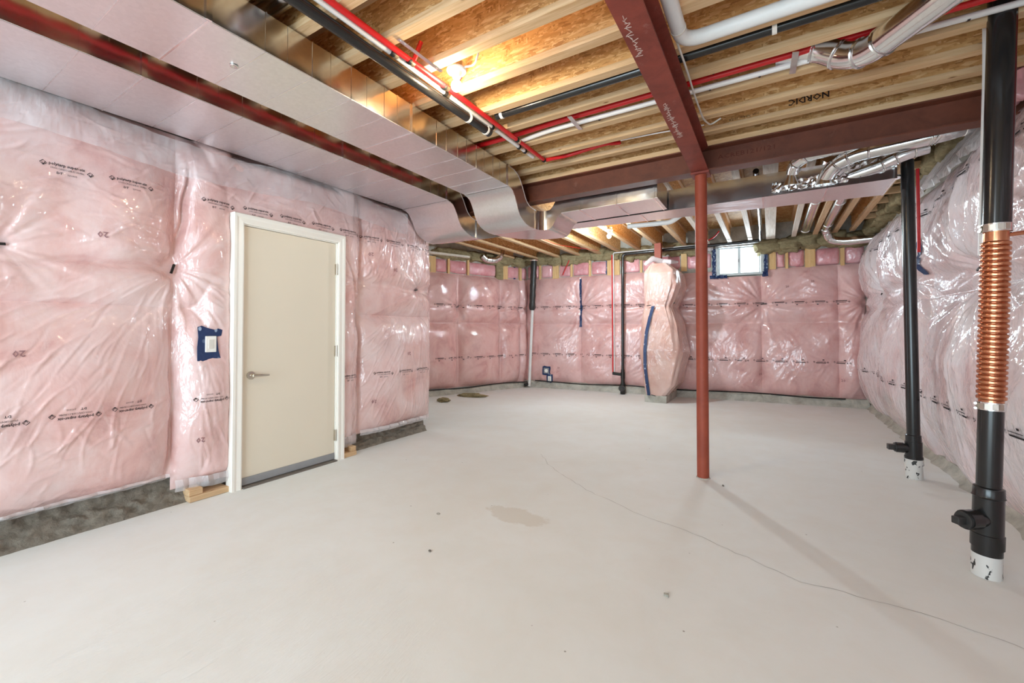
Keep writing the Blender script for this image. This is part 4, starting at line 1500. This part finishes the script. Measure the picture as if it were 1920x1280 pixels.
for i, (x, lab) in enumerate(((-1.24, 'flat metal strap holding the red and white tubes left of the long beam'), (0.13, 'flat metal strap holding the red and white tubes right of the long beam'))):
    m = MB().obox((x, 2.94, 2.779), (0.016, 0.006, 0), (-0.004, 0.115, 0), (0, 0, 0.002))
    tag(m.build('pipe_strap', M['galv']), lab, 'strap')
t = pipe('wrapped_pipe', 'fat white wrapped pipe beside the long beam, elbowing right across the joists', 'pipe', [(-0.385, -1.5, 2.745), (-0.385, 2.36, 2.745), (1.40, 2.36, 2.752)], 0.036, 'insul_white', rr=0.10, n=18, extra=1)
MB().lathe((-0.385, 2.235, 2.745), (0, 1, 0), [(0, 0.0385), (0.012, 0.0385)], 18).build('joint_ring', M['plug'], t, smooth=True)
pipe('thin_cable', 'thin pale cable hanging along the right side of the long beam', 'cable', [(-0.405, 2.3, 2.73), (-0.398, 2.6, 2.72), (-0.405, 2.9, 2.735), (-0.40, 3.3, 2.74), (-0.37, 3.45, 2.755), (-0.30, 3.45, 2.79)], 0.006, 'plug', rr=0.08)
pipe('thin_cable', 'thin white cable between joists left of the long beam', 'cable', [(-1.05, 3.45, 2.80), (-0.75, 3.44, 2.785), (-0.42, 3.50, 2.79)], 0.005, 'pex_white', rr=0.1)
t = thing('hanger_bracket', 'angled metal bracket strip above the lit bulb holder', 'bracket', (-1.68, 1.62, 2.78))
MB().obox((-1.68, 1.76, 2.778), (0.012, 0, 0), (0.004, 0.17, 0.0), (0, 0, 0.0015)).build('strip', M['galv'], t)
m = MB()
for y in (1.61, 1.64, 1.89):
    m.lathe((-1.68 + (y - 1.76) * 0.02, y, 2.777), (0, 0, -1), [(0, .005), (.002, .005), (.003, .002)], 8)
m.build('screw', M['steel'], t)


def bulb_holder(loc, label):
    t = thing('bulb_holder', label, 'lamp', loc)
    x, y, z = loc
    MB().lathe((x, y, z + .045), (0, 0, -1), [(0, .050), (.03, .052), (.032, .048)], 20).build('junction_box', M['galv'], t, smooth=True)
    MB().lathe((x, y, z + .012), (0, 0, -1), [(0, .058), (.008, .060), (.016, .055), (.020, .036), (.034, .028), (.05, .024)], 24).build('porcelain_base', M['white'], t, smooth=True)
    prof = [(0, .013)] + [(.018 + .034 - .034 * math.cos(a) - .0, .033 * math.sin(a) if a > 0.4 else .013) for a in [0.4 + i * (PI - 0.4) / 12 for i in range(13)]]
    o = MB().lathe((x, y, z - .036), (0, 0, -1), prof, 20).build('bulb', M['bulb'], t, smooth=True)
    o.visible_shadow = True
    return t


t = bulb_holder((-1.605, 1.985, 2.785), 'porcelain holder with glowing bare bulb under the joists near the red pipes')
bulb_holder((-2.07, 6.20, 2.735), 'porcelain holder with glowing bare bulb by the far trunk')
MB().tube(bend([(-1.56, 1.99, 2.80), (-1.48, 2.0, 2.79), (-1.43, 1.97, 2.83), (-1.42, 1.95, 2.90)], .03), 0.006, 8).build('power_cord', M['white'], t, smooth=True)

# ------------------------------------------------------------------ drain stacks at the right
def gear_clamp(t, c, ax, r):
    o = MB().lathe(c, ax, [(0, r), (0, r + .003), (.040, r + .003), (.040, r)], 26).build('hose_clamp', M['steel'], t, smooth=True)
    c = Vector(c)
    m_ = MB()
    for k in (0.008, 0.032):
        m_.lathe(c + Vector((-r - .012, -.020, k)), (0.4, 1, 0), [(0, .006), (.04, .006)], 8)
    m_.build('clamp_screw', M['steel'], o, smooth=True)
    m2 = MB()
    for k in range(5):
        a = math.radians(-170 + k * 26)
        d_ = Vector((math.cos(a), math.sin(a), 0))
        m2.obox(c + d_ * (r + .004) + Vector((0, 0, .020)), Vector((-d_.y, d_.x, 0)) * .010, d_ * .0015, (0, 0, .014))
    m2.build('clamp_band', M['nickel'], o)
    return o


def cleanout(t, c, d, r, L_, rp):
    """side branch with square-headed plug"""
    c, d = Vector(c), Vector(d).normalized()
    MB().lathe(c, d, [(0, r * .9), (L_ * .45, r), (L_ * .45, r + .006), (L_, r + .006), (L_, r * .5)], 24).build('cleanout_hub', M['abs'], t, smooth=True)
    o = MB().lathe(c + d * L_, d, [(0, r), (.012, r), (.014, r * .8)], 24).build('cleanout_plug', M['abs_worn'], t, smooth=True)
    n = Vector((-d.y, d.x, 0))
    MB().obox(c + d * (L_ + .034), d * .022, n * rp, Vector((0, 0, rp))).build('square_head', M['abs_worn'], o, bevel=.002)


xb, yb = 0.907, 3.056
lean = lambda z: xb + 0.0335 * z
t = thing('drain_stack', 'near black drain stack with ribbed copper coupling at the right edge', 'pipe', (xb, yb, 0))
MB().lathe((xb, yb, 0), (0.0335, 0, 1), [(0, .056), (.03, .0555), (.135, .054)], 26).build('painted_stub', M['peel'], t, smooth=True)
MB().lathe((lean(.11), yb, .11), (0.0335, 0, 1), [(0, .0555), (.035, .0555), (.035, .061), (.10, .061), (.102, .057), (.28, .056), (.285, .061), (.29, .058), (.33, .056), (.335, .047)], 26).build('tee_body', M['abs'], t, smooth=True)
cleanout(t, (lean(.28) - .02, yb - .02, .285), (-0.80, -0.60, 0), .040, .105, .017)
MB().lathe((lean(.42), yb, .42), (0.0335, 0, 1), [(0, .046), (.43, .046)], 26).build('lower_pipe', M['abs'], t, smooth=True)
prof = [(0, .045), (.03, .045)]
z = .03
while z < .80:
    prof += [(z, .0455), (z + .005, .053), (z + .013, .0545), (z + .019, .053), (z + .024, .0455)]
    z += .0255
prof += [(.83, .046), (.875, .046)]
MB().lathe((lean(.845), yb, .845), (0.0335, 0, 1), prof, 30).build('ribbed_coupling', M['copper'], t, smooth=True)
gear_clamp(t, (lean(.83), yb, .825), (0.0335, 0, 1), .0485)
gear_clamp(t, (lean(1.715), yb, 1.71), (0.0335, 0, 1), .0535)
MB().lathe((lean(1.73), yb, 1.73), (0.0335, 0, 1), [(0, .0525), (1.38, .0525)], 26).build('upper_pipe', M['abs'], t, smooth=True)
MB().tube([(lean(1.69) + .03, yb - .01, 1.692), (1.16, yb + .06, 1.715)], .011, 10).build('copper_stub', M['copper'], t, smooth=True)
pipe('water_tube', 'slim white riser just left of the near black stack', 'pipe', [(0.955, 3.20, 1.62), (0.985, 3.20, 2.6), (0.99, 3.2, 3.05)], 0.014, 'pex_white', rr=.1)
pipe('water_tube', 'thick red riser curving down right of the near black stack', 'pipe', [(1.10, 3.06, 3.0), (1.095, 3.06, 2.3), (1.13, 3.06, 1.98), (1.20, 3.06, 1.70)], 0.017, 'pex_red', rr=.25)
tag(MB().tube(bend([(1.08, 2.98, 3.02), (1.09, 3.02, 2.9), (1.10, 3.06, 2.80)], .06), 0.026, 12).build('braided_sleeve', M['foil'], smooth=True), 'silver braided sleeve above the red riser at the right edge', 'sleeve')
pipe('insulated_duct_stub', 'pale wrapped pipe stub at the extreme right edge under the ceiling', 'pipe', [(1.14, 2.70, 2.50), (1.36, 3.1, 2.66)], 0.05, 'insul_white')

xf, yf = 1.003, 4.749
t = thing('drain_stack', 'far black drain stack with flaking white paint at its foot', 'pipe', (xf, yf, 0))
MB().lathe((xf, yf, 0), (-.005, 0, 1), [(0, .057), (.14, .054)], 24).build('painted_stub', M['peel'], t, smooth=True)
MB().lathe((xf, yf, .13), (-.005, 0, 1), [(0, .056), (0, .060), (.05, .060), (.05, .056), (.17, .056), (.17, .051), (.225, .051), (.23, .045)], 24).build('tee_body', M['abs'], t, smooth=True)
MB().lathe((xf, yf, .115), (-.005, 0, 1), [(0, .0575), (0, .0615), (.045, .0615), (.047, .0575)], 24).build('painted_collar', M['peel'], t, smooth=True)
cleanout(t, (xf - .03, yf - .01, .245), (-1, -.12, 0), .036, .085, .022)
MB().lathe((xf, yf, .35), (-.005, 0, 1), [(0, .0435), (2.30, .0435)], 24).build('upper_pipe', M['abs'], t, smooth=True)
pipe('water_tube', 'red tube hidden behind the far black stack', 'pipe', [(1.08, 4.86, 2.6), (1.09, 4.9, 2.1), (1.10, 4.95, 1.9)], 0.012, 'pex_red')

# ------------------------------------------------------------------ back-wall plumbing
sx, sy = -2.44, 8.09
t = thing('stand_pipe', 'black stand pipe by the back wall, elbowing right below the joists', 'pipe', (sx, sy, 0))
MB().tube(bend([(sx, sy, 0.30), (sx + .01, sy, 2.70), (-0.13, sy + .14, 2.735), (-0.125, 7.8, 2.86), (-0.115, 5.0, 2.86)], .07), .029, 16).build('pipe', M['abs'], t, smooth=True)
MB().lathe((sx, sy, 0), (0, 0, 1), [(0, .045), (.02, .05), (.20, .05), (.20, .042), (.24, .042), (.24, .038), (.30, .038), (.30, .042), (.42, .042), (.42, .036), (.47, .036), (.47, .03)], 20).build('tee_body', M['abs'], t, smooth=True)
MB().lathe((sx, sy, .12), (0, -1, 0), [(0, .05), (.07, .058), (.09, .058), (.092, .05), (.11, .05)], 20).build('cleanout_plug', M['abs_worn'], t, smooth=True)
MB().tube([(sx, sy, .375), (sx - .20, sy + .01, .39)], .030, 14).build('side_stub', M['abs_worn'], t, smooth=True)
pipe('water_tube', 'vertical red tube on the back wall left of the black stand pipe', 'pipe', [(-2.665, 8.18, 0.36), (-2.675, 8.18, 2.72)], 0.0125, 'pex_red')
pipe('water_tube', 'vertical white tube next to the red one, running right under the joists', 'pipe', [(-2.635, 8.18, 0.36), (-2.645, 8.18, 2.76), (-1.0, 8.3, 2.772)], 0.0105, 'pex_white', rr=.03)
pipe('water_tube', 'slanted red tube behind the film at the upper back-left wall', 'pipe', [(-3.75, 8.20, 2.40), (-3.60, 8.20, 2.70)], 0.010, 'pex_red')
pipe('water_tube', 'red and curving tube end near the window top', 'pipe', [(-1.15, 8.2, 2.80), (-0.98, 8.2, 2.80), (-0.82, 8.1, 2.85), (-0.74, 8.0, 2.92)], 0.012, 'pex_red', rr=.12)
t = thing('vent_riser', 'white pipe in the far corner with a black foam sleeve above', 'pipe', (-4.42, 7.98, 0))
MB().tube([(-4.44, 7.98, .03), (-4.36, 7.98, 1.72)], .031, 16).build('pipe', M['insul_white'], t, smooth=True)
MB().lathe((-4.44, 7.98, .10), (0, 0, -1), [(0, .034), (.06, .036)], 16).build('foot_elbow', M['plug'], t, smooth=True)
MB().tube([(-4.44, 7.98, .08), (-4.54, 7.93, .05)], .033, 14).build('foot_elbow', M['black'], t, smooth=True)
pr = [(0, .05)] + [(.04 + k * .07, .066 + .005 * math.sin(k * 2.1)) for k in range(15)] + [(1.06, .06)]
MB().lathe((-4.37, 7.98, 1.66), (0.045, 0, 1), pr, 20).build('foam_sleeve', M['abs_worn'], t, smooth=True)
MB().lathe((-4.32, 7.98, 2.71), (0, 0, 1), [(0, .085), (.02, .095), (.04, .06)], 18).build('foil_collar', M['foil'], t, smooth=True)

# wrapped post in front of the back wall
t = thing('wrapped_post', 'tall insulated post wrapped in clear film on a concrete pier', 'post', (-1.68, 7.9, 0))
Zs = np.linspace(0.10, 2.38, 110)
rg = []
NP = 72
rngp = np.random.default_rng(9)
ph = rngp.uniform(0, 6.28, 24)
lx = np.interp(Zs, [0.10, 0.3, 0.85, 1.3, 1.64, 2.0, 2.25, 2.38], [-1.85, -1.89, -1.95, -1.93, -1.885, -1.885, -1.88, -1.80])
rx = np.interp(Zs, [0.10, 0.3, 0.85, 1.3, 1.64, 2.0, 2.25, 2.38], [-1.52, -1.36, -1.24, -1.32, -1.43, -1.30, -1.33, -1.50])
yf_ = np.interp(Zs, [0.10, 0.4, 0.9, 1.64, 2.2, 2.38], [7.43, 7.36, 7.33, 7.41, 7.38, 7.50])
for i, z in enumerate(Zs):
    ring = []
    pin = math.exp(-((z - 1.64) / 0.09) ** 2)
    fan = math.exp(-abs(z - 1.64) / 0.28)
    for k in range(NP):
        a = 2 * PI * k / NP
        ca, sa = math.cos(a), math.sin(a)
        q = 0.36
        cx_, hx = (lx[i] + rx[i]) / 2, (rx[i] - lx[i]) / 2
        cy_, hy = (yf_[i] + 8.35) / 2, (8.35 - yf_[i]) / 2
        wr_ = 0.010 * fan * math.sin(17 * a + ph[0]) + 0.008 * fan * math.sin(29 * a + ph[1]) + 0.006 * math.sin(9 * a + 3 * z + ph[2]) + 0.006 * math.sin(11 * a - 7 * z + ph[3]) - 0.012 * pin
        ring.append(Vector((cx_ + (hx + wr_) * math.copysign(abs(ca) ** q, ca), cy_ + (hy + wr_) * math.copysign(abs(sa) ** q, sa), z)))
    rg.append(ring)
MB().loft(rg).build('wrapped_wool', M['film_post'], t, smooth=True)
MB().box(-1.86, -1.50, 7.42, 8.36, -.005, .12).build('concrete_pier', M['concrete_l'], t, bevel=.006)
MB().box(-1.77, -1.66, 7.80, 7.92, 2.30, 2.79).build('steel_post', M['oxide_col'], t)
m = MB()
pts = [(-1.70, 1.64, 7.395), (-1.75, 1.45, 7.37), (-1.80, 1.2, 7.335), (-1.825, 0.9, 7.32), (-1.825, 0.6, 7.325), (-1.80, 0.35, 7.345), (-1.785, 0.12, 7.41)]
A_ = [(x - .026, y_ - .012, z) for x, z, y_ in pts]
B_ = [(x + .026, y_ - .012, z) for x, z, y_ in pts]
m.add(A_ + B_, [(i, i + 1, len(pts) + i + 1, len(pts) + i) for i in range(len(pts) - 1)])
m.build('tape_strip', M['tape'], t)
for (x, z, y_, a) in ((-1.90, 1.635, 7.40, -.3), (-1.77, 1.65, 7.37, .1), (-1.42, 1.68, 7.6, .6), (-1.70, 0.13, 7.36, -.2)):
    MB().obox((x, y_, z), (.035 * math.cos(a), 0, .035 * math.sin(a)), (0, .004, 0), (-.006 * math.sin(a), 0, .006 * math.cos(a))).build('batt_tie', M['black'], t)
MB().tube([(-1.85, 7.45, 2.37), (-1.75, 7.55, 2.47), (-1.6, 7.7, 2.43), (-1.45, 7.6, 2.40), (-1.38, 7.8, 2.42)], [.03, .05, .05, .04, .02], 8).build('film_top', M['sheet_w'], t, smooth=True)

# tape strips on the back wall
def tape(label, q, u, z0, z1, wd=0.05, jig=0.008, seed=1, d=0.006):
    rng = random.Random(seed)
    n = max(4, int((z1 - z0) / .05))
    A_, B_ = [], []
    for i in range(n + 1):
        z = z0 + (z1 - z0) * i / n
        A_.append(q.pos(u - wd / 2 + rng.uniform(-jig, jig), min(z, q.z1 - .01), d) + Vector((0, 0, max(0, z - q.z1 + .01))))
        B_.append(q.pos(u + wd / 2 + rng.uniform(-jig, jig), min(z, q.z1 - .01), d) + Vector((0, 0, max(0, z - q.z1 + .01))))
    m_ = MB()
    m_.add(A_ + B_, [(i, i + 1, n + 2 + i, n + 1 + i) for i in range(n)])
    return tag(m_.build('tape_strip', M['tape']), label, 'tape')


tape('long vertical strip of blue tape on the pink back wall', qb, 1.25, 1.30, 2.30, .05, .008, 1, .012)
tape('short blue tape strip high on the back wall left of the red tube', qb, 1.80, 2.36, 2.68, .06, .012, 2, -.02)
tape('blue tape strip beside the wood stud high in the far corner', qa, 2.62, 2.33, 2.68, .05, .006, 3, -.02)
tape('blue tape strip on the end of the left pink wall', ql, 3.945 + UL, 1.95, 2.27, .03, .005, 4, .02)
tape('blue tape strip behind the far black stack on the right wall', qr, 5.05 + UL, 1.75, 2.1, .05, .01, 5, .012)


# ------------------------------------------------------------------ window in the back wall
wn = tag(bpy.data.objects.new('window_1', None), kind='structure')
COL.objects.link(wn)


def wpart(name, u0, u1, d0, d1, z0, z1, mat, parent=wn):
    return wbox(MB(), BB, eB, nB, u0, u1, d0, d1, z0, z1).build(name, M[mat], parent)


um = (WU0 + WU1) / 2
fr = wpart('frame_head', WU0, WU1, -.12, .05, WZ1 - .045, WZ1, 'pvc')
wpart('frame_sill', WU0, WU1, -.12, .05, WZ0, WZ0 + .035, 'pvc')
wpart('frame_side', WU0, WU0 + .05, -.12, .05, WZ0 + .035, WZ1 - .045, 'pvc')
wpart('frame_side', WU1 - .05, WU1, -.12, .05, WZ0 + .035, WZ1 - .045, 'pvc')
for a, b in ((WU0 + .05, um), (um, WU1 - .05)):
    s_ = wpart('sash_stile', a, a + .022, -.09, -.05, WZ0 + .035, WZ1 - .045, 'pvc')
    wpart('sash_stile', b - .022, b, -.09, -.05, WZ0 + .035, WZ1 - .045, 'pvc')
    wpart('sash_rail', a, b, -.09, -.05, WZ0 + .035, WZ0 + .055, 'pvc')
    wpart('sash_rail', a, b, -.09, -.05, WZ1 - .065, WZ1 - .045, 'pvc')
    wpart('pane', a + .02, b - .02, -.072, -.068, WZ0 + .05, WZ1 - .06, 'pane')
wpart('latch', um - .018, um - .004, -.05, -.03, (WZ0 + WZ1) / 2 - .03, (WZ0 + WZ1) / 2 + .02, 'grey')
wpart('window_buck', WU0 - .03, WU1 + .03, -.05, .03, WZ1, WZ1 + .03, 'lumber_w')


def crumple(label, u0, u1, z0, z1, d, seed, thick=.012):
    rng = random.Random(seed)
    nu, nv = max(3, int(abs(u1 - u0) / .025)), max(3, int((z1 - z0) / .025))
    V = []
    for i in range(nu + 1):
        for j in range(nv + 1):
            p = BB + eB * (u0 + (u1 - u0) * i / nu + rng.uniform(-.006, .006)) + nB * (d + rng.uniform(0, thick))
            V.append((p.x, p.y, z0 + (z1 - z0) * j / nv + rng.uniform(-.006, .006)))
    m_ = MB()
    m_.add(V, [(i * (nv + 1) + j, (i + 1) * (nv + 1) + j, (i + 1) * (nv + 1) + j + 1, i * (nv + 1) + j + 1) for i in range(nu) for j in range(nv)])
    return tag(m_.build('tape_patch', M['tape']), label, 'tape')


crumple('blue tape down the left side of the window', WU0 - .055, WU0 + .005, WZ0 + .02, WZ1 - .06, .055, 1)
crumple('blue tape down the right side of the window', WU1 - .005, WU1 + .055, WZ0 + .04, WZ1 - .04, .055, 2)
crumple('crumpled blue tape under the left end of the window sill', WU0 - .09, WU0 + .19, WZ0 - .05, WZ0 + .01, .09, 3, .04)
crumple('crumpled blue tape at the lower right corner of the window', WU1 - .03, WU1 + .05, WZ0 - .05, WZ0 + .04, .09, 4, .04)
wool('mineral_wool', tuple(BB + eB * (WU0 - .10) + nB * .08 + Vector((0, 0, 2.71))), (.06, .05, .05), None, 301, eB, 'sheet_w')
tag(bpy.data.objects['mineral_wool'], 'white foam wad at the upper left corner of the window', 'insulation')

# ------------------------------------------------------------------ outlet boxes on the back wall
def outlet(label, u, z, w_, h_, rect, seed):
    rng = random.Random(seed)
    t = thing('outlet_box', label, 'outlet', tuple(qb.pos(u, z)))
    c = qb.pos(u, z, .012)
    e, n = qb.e, qb.n
    pts = []
    for (a, b) in ((-1, -1.0), (-.3, -1.05), (.4, -.95), (1.05, -1.05), (1.0, -.2), (1.05, .5), (1.0, 1.1), (.2, .95), (-.5, 1.05), (-1.05, 1.0), (-.95, .2)):
        pts.append(c + e * (a * (w_ / 2 + .03) + rng.uniform(-.008, .008)) + Vector((0, 0, b * (h_ / 2 + .035) + rng.uniform(-.008, .008))))
    MB().poly(pts, n * .004).build('tape_border', M['tape'], t)
    o = MB().obox(c + n * .008, e * w_ / 2, n * .006, (0, 0, h_ / 2)).build('cover_plate', M['grey'] if not rect else M['white'], t, bevel=.002)
    if rect:
        MB().obox(c + n * .015, e * .016, n * .002, (0, 0, h_ * .32)).build('receptacle', M['plug'], o)
    else:
        MB().lathe(c + n * .013, n, [(0, .038), (.006, .036), (.008, .02)], 20).build('round_cap', M['white'], o, smooth=True)


outlet('square grey outlet box framed in blue tape low on the back wall', 0.50, 0.365, 0.115, 0.115, False, 1)
outlet('white outlet with blue tape below the square box', 0.575, 0.19, 0.075, 0.12, True, 2)

# ------------------------------------------------------------------ door
dr = tag(bpy.data.objects.new('door_1', None), kind='structure')
COL.objects.link(dr)
yL, yR, zT = 1.722, 2.548, 2.045
MB().box(-3.56, -3.515, yL + .003, yR - .003, .018, zT - .003).build('slab', M['door'], dr, bevel=.001)
MB().box(-3.60, -3.565, yL - .02, yR + .02, 0.0, zT + .02).build('jamb_back', M['gap'], dr)
MB().box(-3.66, -3.500, yL - .03, yL, 0, zT + .03).build('jamb', M['trim'], dr)
MB().box(-3.66, -3.500, yR, yR + .03, 0, zT + .03).build('jamb', M['trim'], dr)
MB().box(-3.66, -3.500, yL - .03, yR + .03, zT, zT + .03).build('jamb', M['trim'], dr)


def casing(name, pa, pb, side):
    """profiled casing strip between two floor-plan/height points (Y,Z); side = outward direction"""
    prof = [(0.0, 0.0), (0.0, .013), (.010, .017), (.040, .014), (.055, .018), (.072, .018), (.076, .014), (.076, 0)]
    pa, pb = Vector((0, *pa)), Vector((0, *pb))
    o_ = Vector((0, *side))
    m_ = MB()
    rg_ = []
    d = (pb - pa).normalized()
    for p, s_ in ((pa, -1), (pb, 1)):
        rg_.append([p + o_ * a + Vector((-3.500 + b, 0, 0)) for a, b in prof])
    return rg_


def casing_piece(name, r0, r1):
    MB().loft([r0, r1]).build(name, M['trim'], dr)


def cring(y, z, o):
    prof = [(0.0, 0.0), (0.0, .016), (.010, .021), (.040, .017), (.055, .022), (.072, .022), (.076, .017), (.076, -.06), (0, -.06)]
    return [Vector((-3.500 + b, y + o[0] * a, z + o[1] * a)) for a, b in prof]


casing_piece('casing_side', cring(yL - .008, 0, (-1, 0)), cring(yL - .008, zT + .008, (-1, 1)))
casing_piece('casing_side', cring(yR + .008, 0, (1, 0)), cring(yR + .008, zT + .008, (1, 1)))
casing_piece('casing_head', cring(yL - .008, zT + .008, (-1, 1)), cring(yR + .008, zT + .008, (1, 1)))
for z in (0.24, 1.03, 1.80):
    o = MB().box(-3.513, -3.497, yR - .012, yR + .010, z - .05, z + .05).build('hinge', M['nickel'], dr)
    MB().lathe((-3.494, yR, z - .052), (0, 0, 1), [(0, .006), (.104, .006)], 10).build('hinge_pin', M['nickel'], o, smooth=True)
MB().box(-3.513, -3.509, yL + .006, yR - .006, .018, .075).build('door_sweep', M['grey'], dr)
MB().box(-3.60, -3.47, yL, yR, 0, .012).build('threshold', M['gap'], dr)
o = MB().lathe((-3.515, 1.788, .868), (1, 0, 0), [(0, .033), (.006, .033), (.012, .028), (.014, .014), (.045, .012), (.05, .012)], 24).build('handle', M['nickel'], dr, smooth=True)
MB().tube([(-3.468, 1.785, .868), (-3.462, 1.81, .868), (-3.462, 1.86, .866), (-3.464, 1.905, .864)], [.012, .012, .010, .007], 12).build('lever', M['nickel'], o, smooth=True)
MB().box(-3.52, -3.513, yL - .001, yL + .004, .82, .90).build('strike_plate', M['nickel'], dr)

# light switch in blue tape
q = ql
c = q.pos(1.50 + UL, 1.122, .006)
t = thing('light_switch', 'white rocker switch taped in blue beside the cream door', 'switch', tuple(c))
pts = []
rng = random.Random(4)
for (a, b) in ((-.075, .125), (-.05, .135), (-.02, .12), (.03, .105), (.055, .115), (.085, .105), (.08, .06), (.045, .055), (.055, -.05), (.075, -.105), (.02, -.115), (-.04, -.125), (-.075, -.12), (-.08, -.02), (-.07, .05)):
    pts.append(c + Vector((rng.uniform(-.003, .003), a + rng.uniform(-.004, .004), b)))
MB().poly(pts, (.005, 0, 0)).build('tape_border', M['tape'], t)
o = MB().obox(c + Vector((.009, .005, 0)), (.005, 0, 0), (0, .036, 0), (0, 0, .059)).build('cover_plate', M['white'], t, bevel=.003)
MB().obox(c + Vector((.0155, .005, 0)), (.0025, 0, 0), (0, .0165, 0), (0, 0, .033)).build('rocker', M['plug'], o, bevel=.001)

# wood blocking at the feet of the wall by the door
t = thing('wood_blocking', 'raw lumber blocks under the pink wall left of the door', 'lumber', (-3.54, 1.52, 0))
MB().box(-3.66, -3.515, 1.385, 1.64, 0.002, .042).build('lower_plank', M['lumber_y'], t, bevel=.002)
MB().box(-3.63, -3.525, 1.385, 1.47, .043, .088).build('upper_block', M['lumber_y'], t, bevel=.002)
t = thing('wood_blocking', 'raw lumber blocks under the pink wall right of the door', 'lumber', (-3.54, 2.72, 0))
MB().box(-3.64, -3.49, 2.635, 2.78, 0.002, .042).build('lower_plank', M['lumber_y'], t, bevel=.002)
MB().box(-3.62, -3.50, 2.72, 2.78, .043, .088).build('upper_block', M['lumber_y'], t, bevel=.002)

# ------------------------------------------------------------------ floor debris
wool('wool_scrap', (-4.72, 6.30, .03), (.20, .07, .035), None, 401, (.98, .2, 0), lump=.3)
tag(bpy.data.objects['wool_scrap'], 'tan mineral wool scrap lying on the floor by the far-left wall', 'scrap')
o = wool('wool_scrap', (-4.80, 5.62, .03), (.10, .07, .035), None, 402, (.9, .3, 0), lump=.3)
tag(o, 'smaller wool scrap on the floor half hidden by the left wall corner', 'scrap')


def grit(name, label, x, y, r, seed, mat):
    o = wool(name, (x, y, r[2] * .8), r, None, seed, (1, 0, 0), mat)
    return tag(o, label, 'debris')


grit('stone_chip', 'tiny pale stone chip on the open floor below the column', -0.42, 2.05, (.011, .008, .007), 410, 'concrete_l')
grit('stone_chip', 'small dark chip on the floor left of centre', -1.62, 1.78, (.008, .006, .005), 411, 'gap')
grit('stone_chip', 'dark crumb on the floor near the foot of the round column', -0.33, 3.72, (.008, .007, .006), 412, 'gap')
tag(MB().tube([(-1.90 + .012 * math.cos(a), 2.17 + .010 * math.sin(a), .002) for a in [i * 2 * PI / 16 for i in range(17)]], .0012, 5).build('cable_tie_ring', M['gap'], smooth=True), 'thin loose ring on the floor left of the damp stain', 'ring')

o = MB().lathe((-2.325, 1.085, 2.5705), (0, 0, -1), [(0, .020), (.003, .020), (.004, .014), (.0045, .014), (.002, .006)], 18).build('test_port_plug', M['steel'], d1, smooth=True)
o = wool('wool_tuft', (1.27, 3.74, 2.70), (.06, .05, .10), None, 420, (1, 0, 0), 'film_small', .35)
tag(o, 'torn pink wool tuft at the right end of the crossing steel beam', 'insulation')
pipe('thin_wire', 'thin orange wire sagging under the joists beyond the left duct', 'wire', [(-3.3, 6.3, 2.775), (-3.25, 6.9, 2.76), (-3.0, 7.5, 2.77), (-2.9, 8.0, 2.80)], 0.004, 'pex_red', rr=.2, n=6)
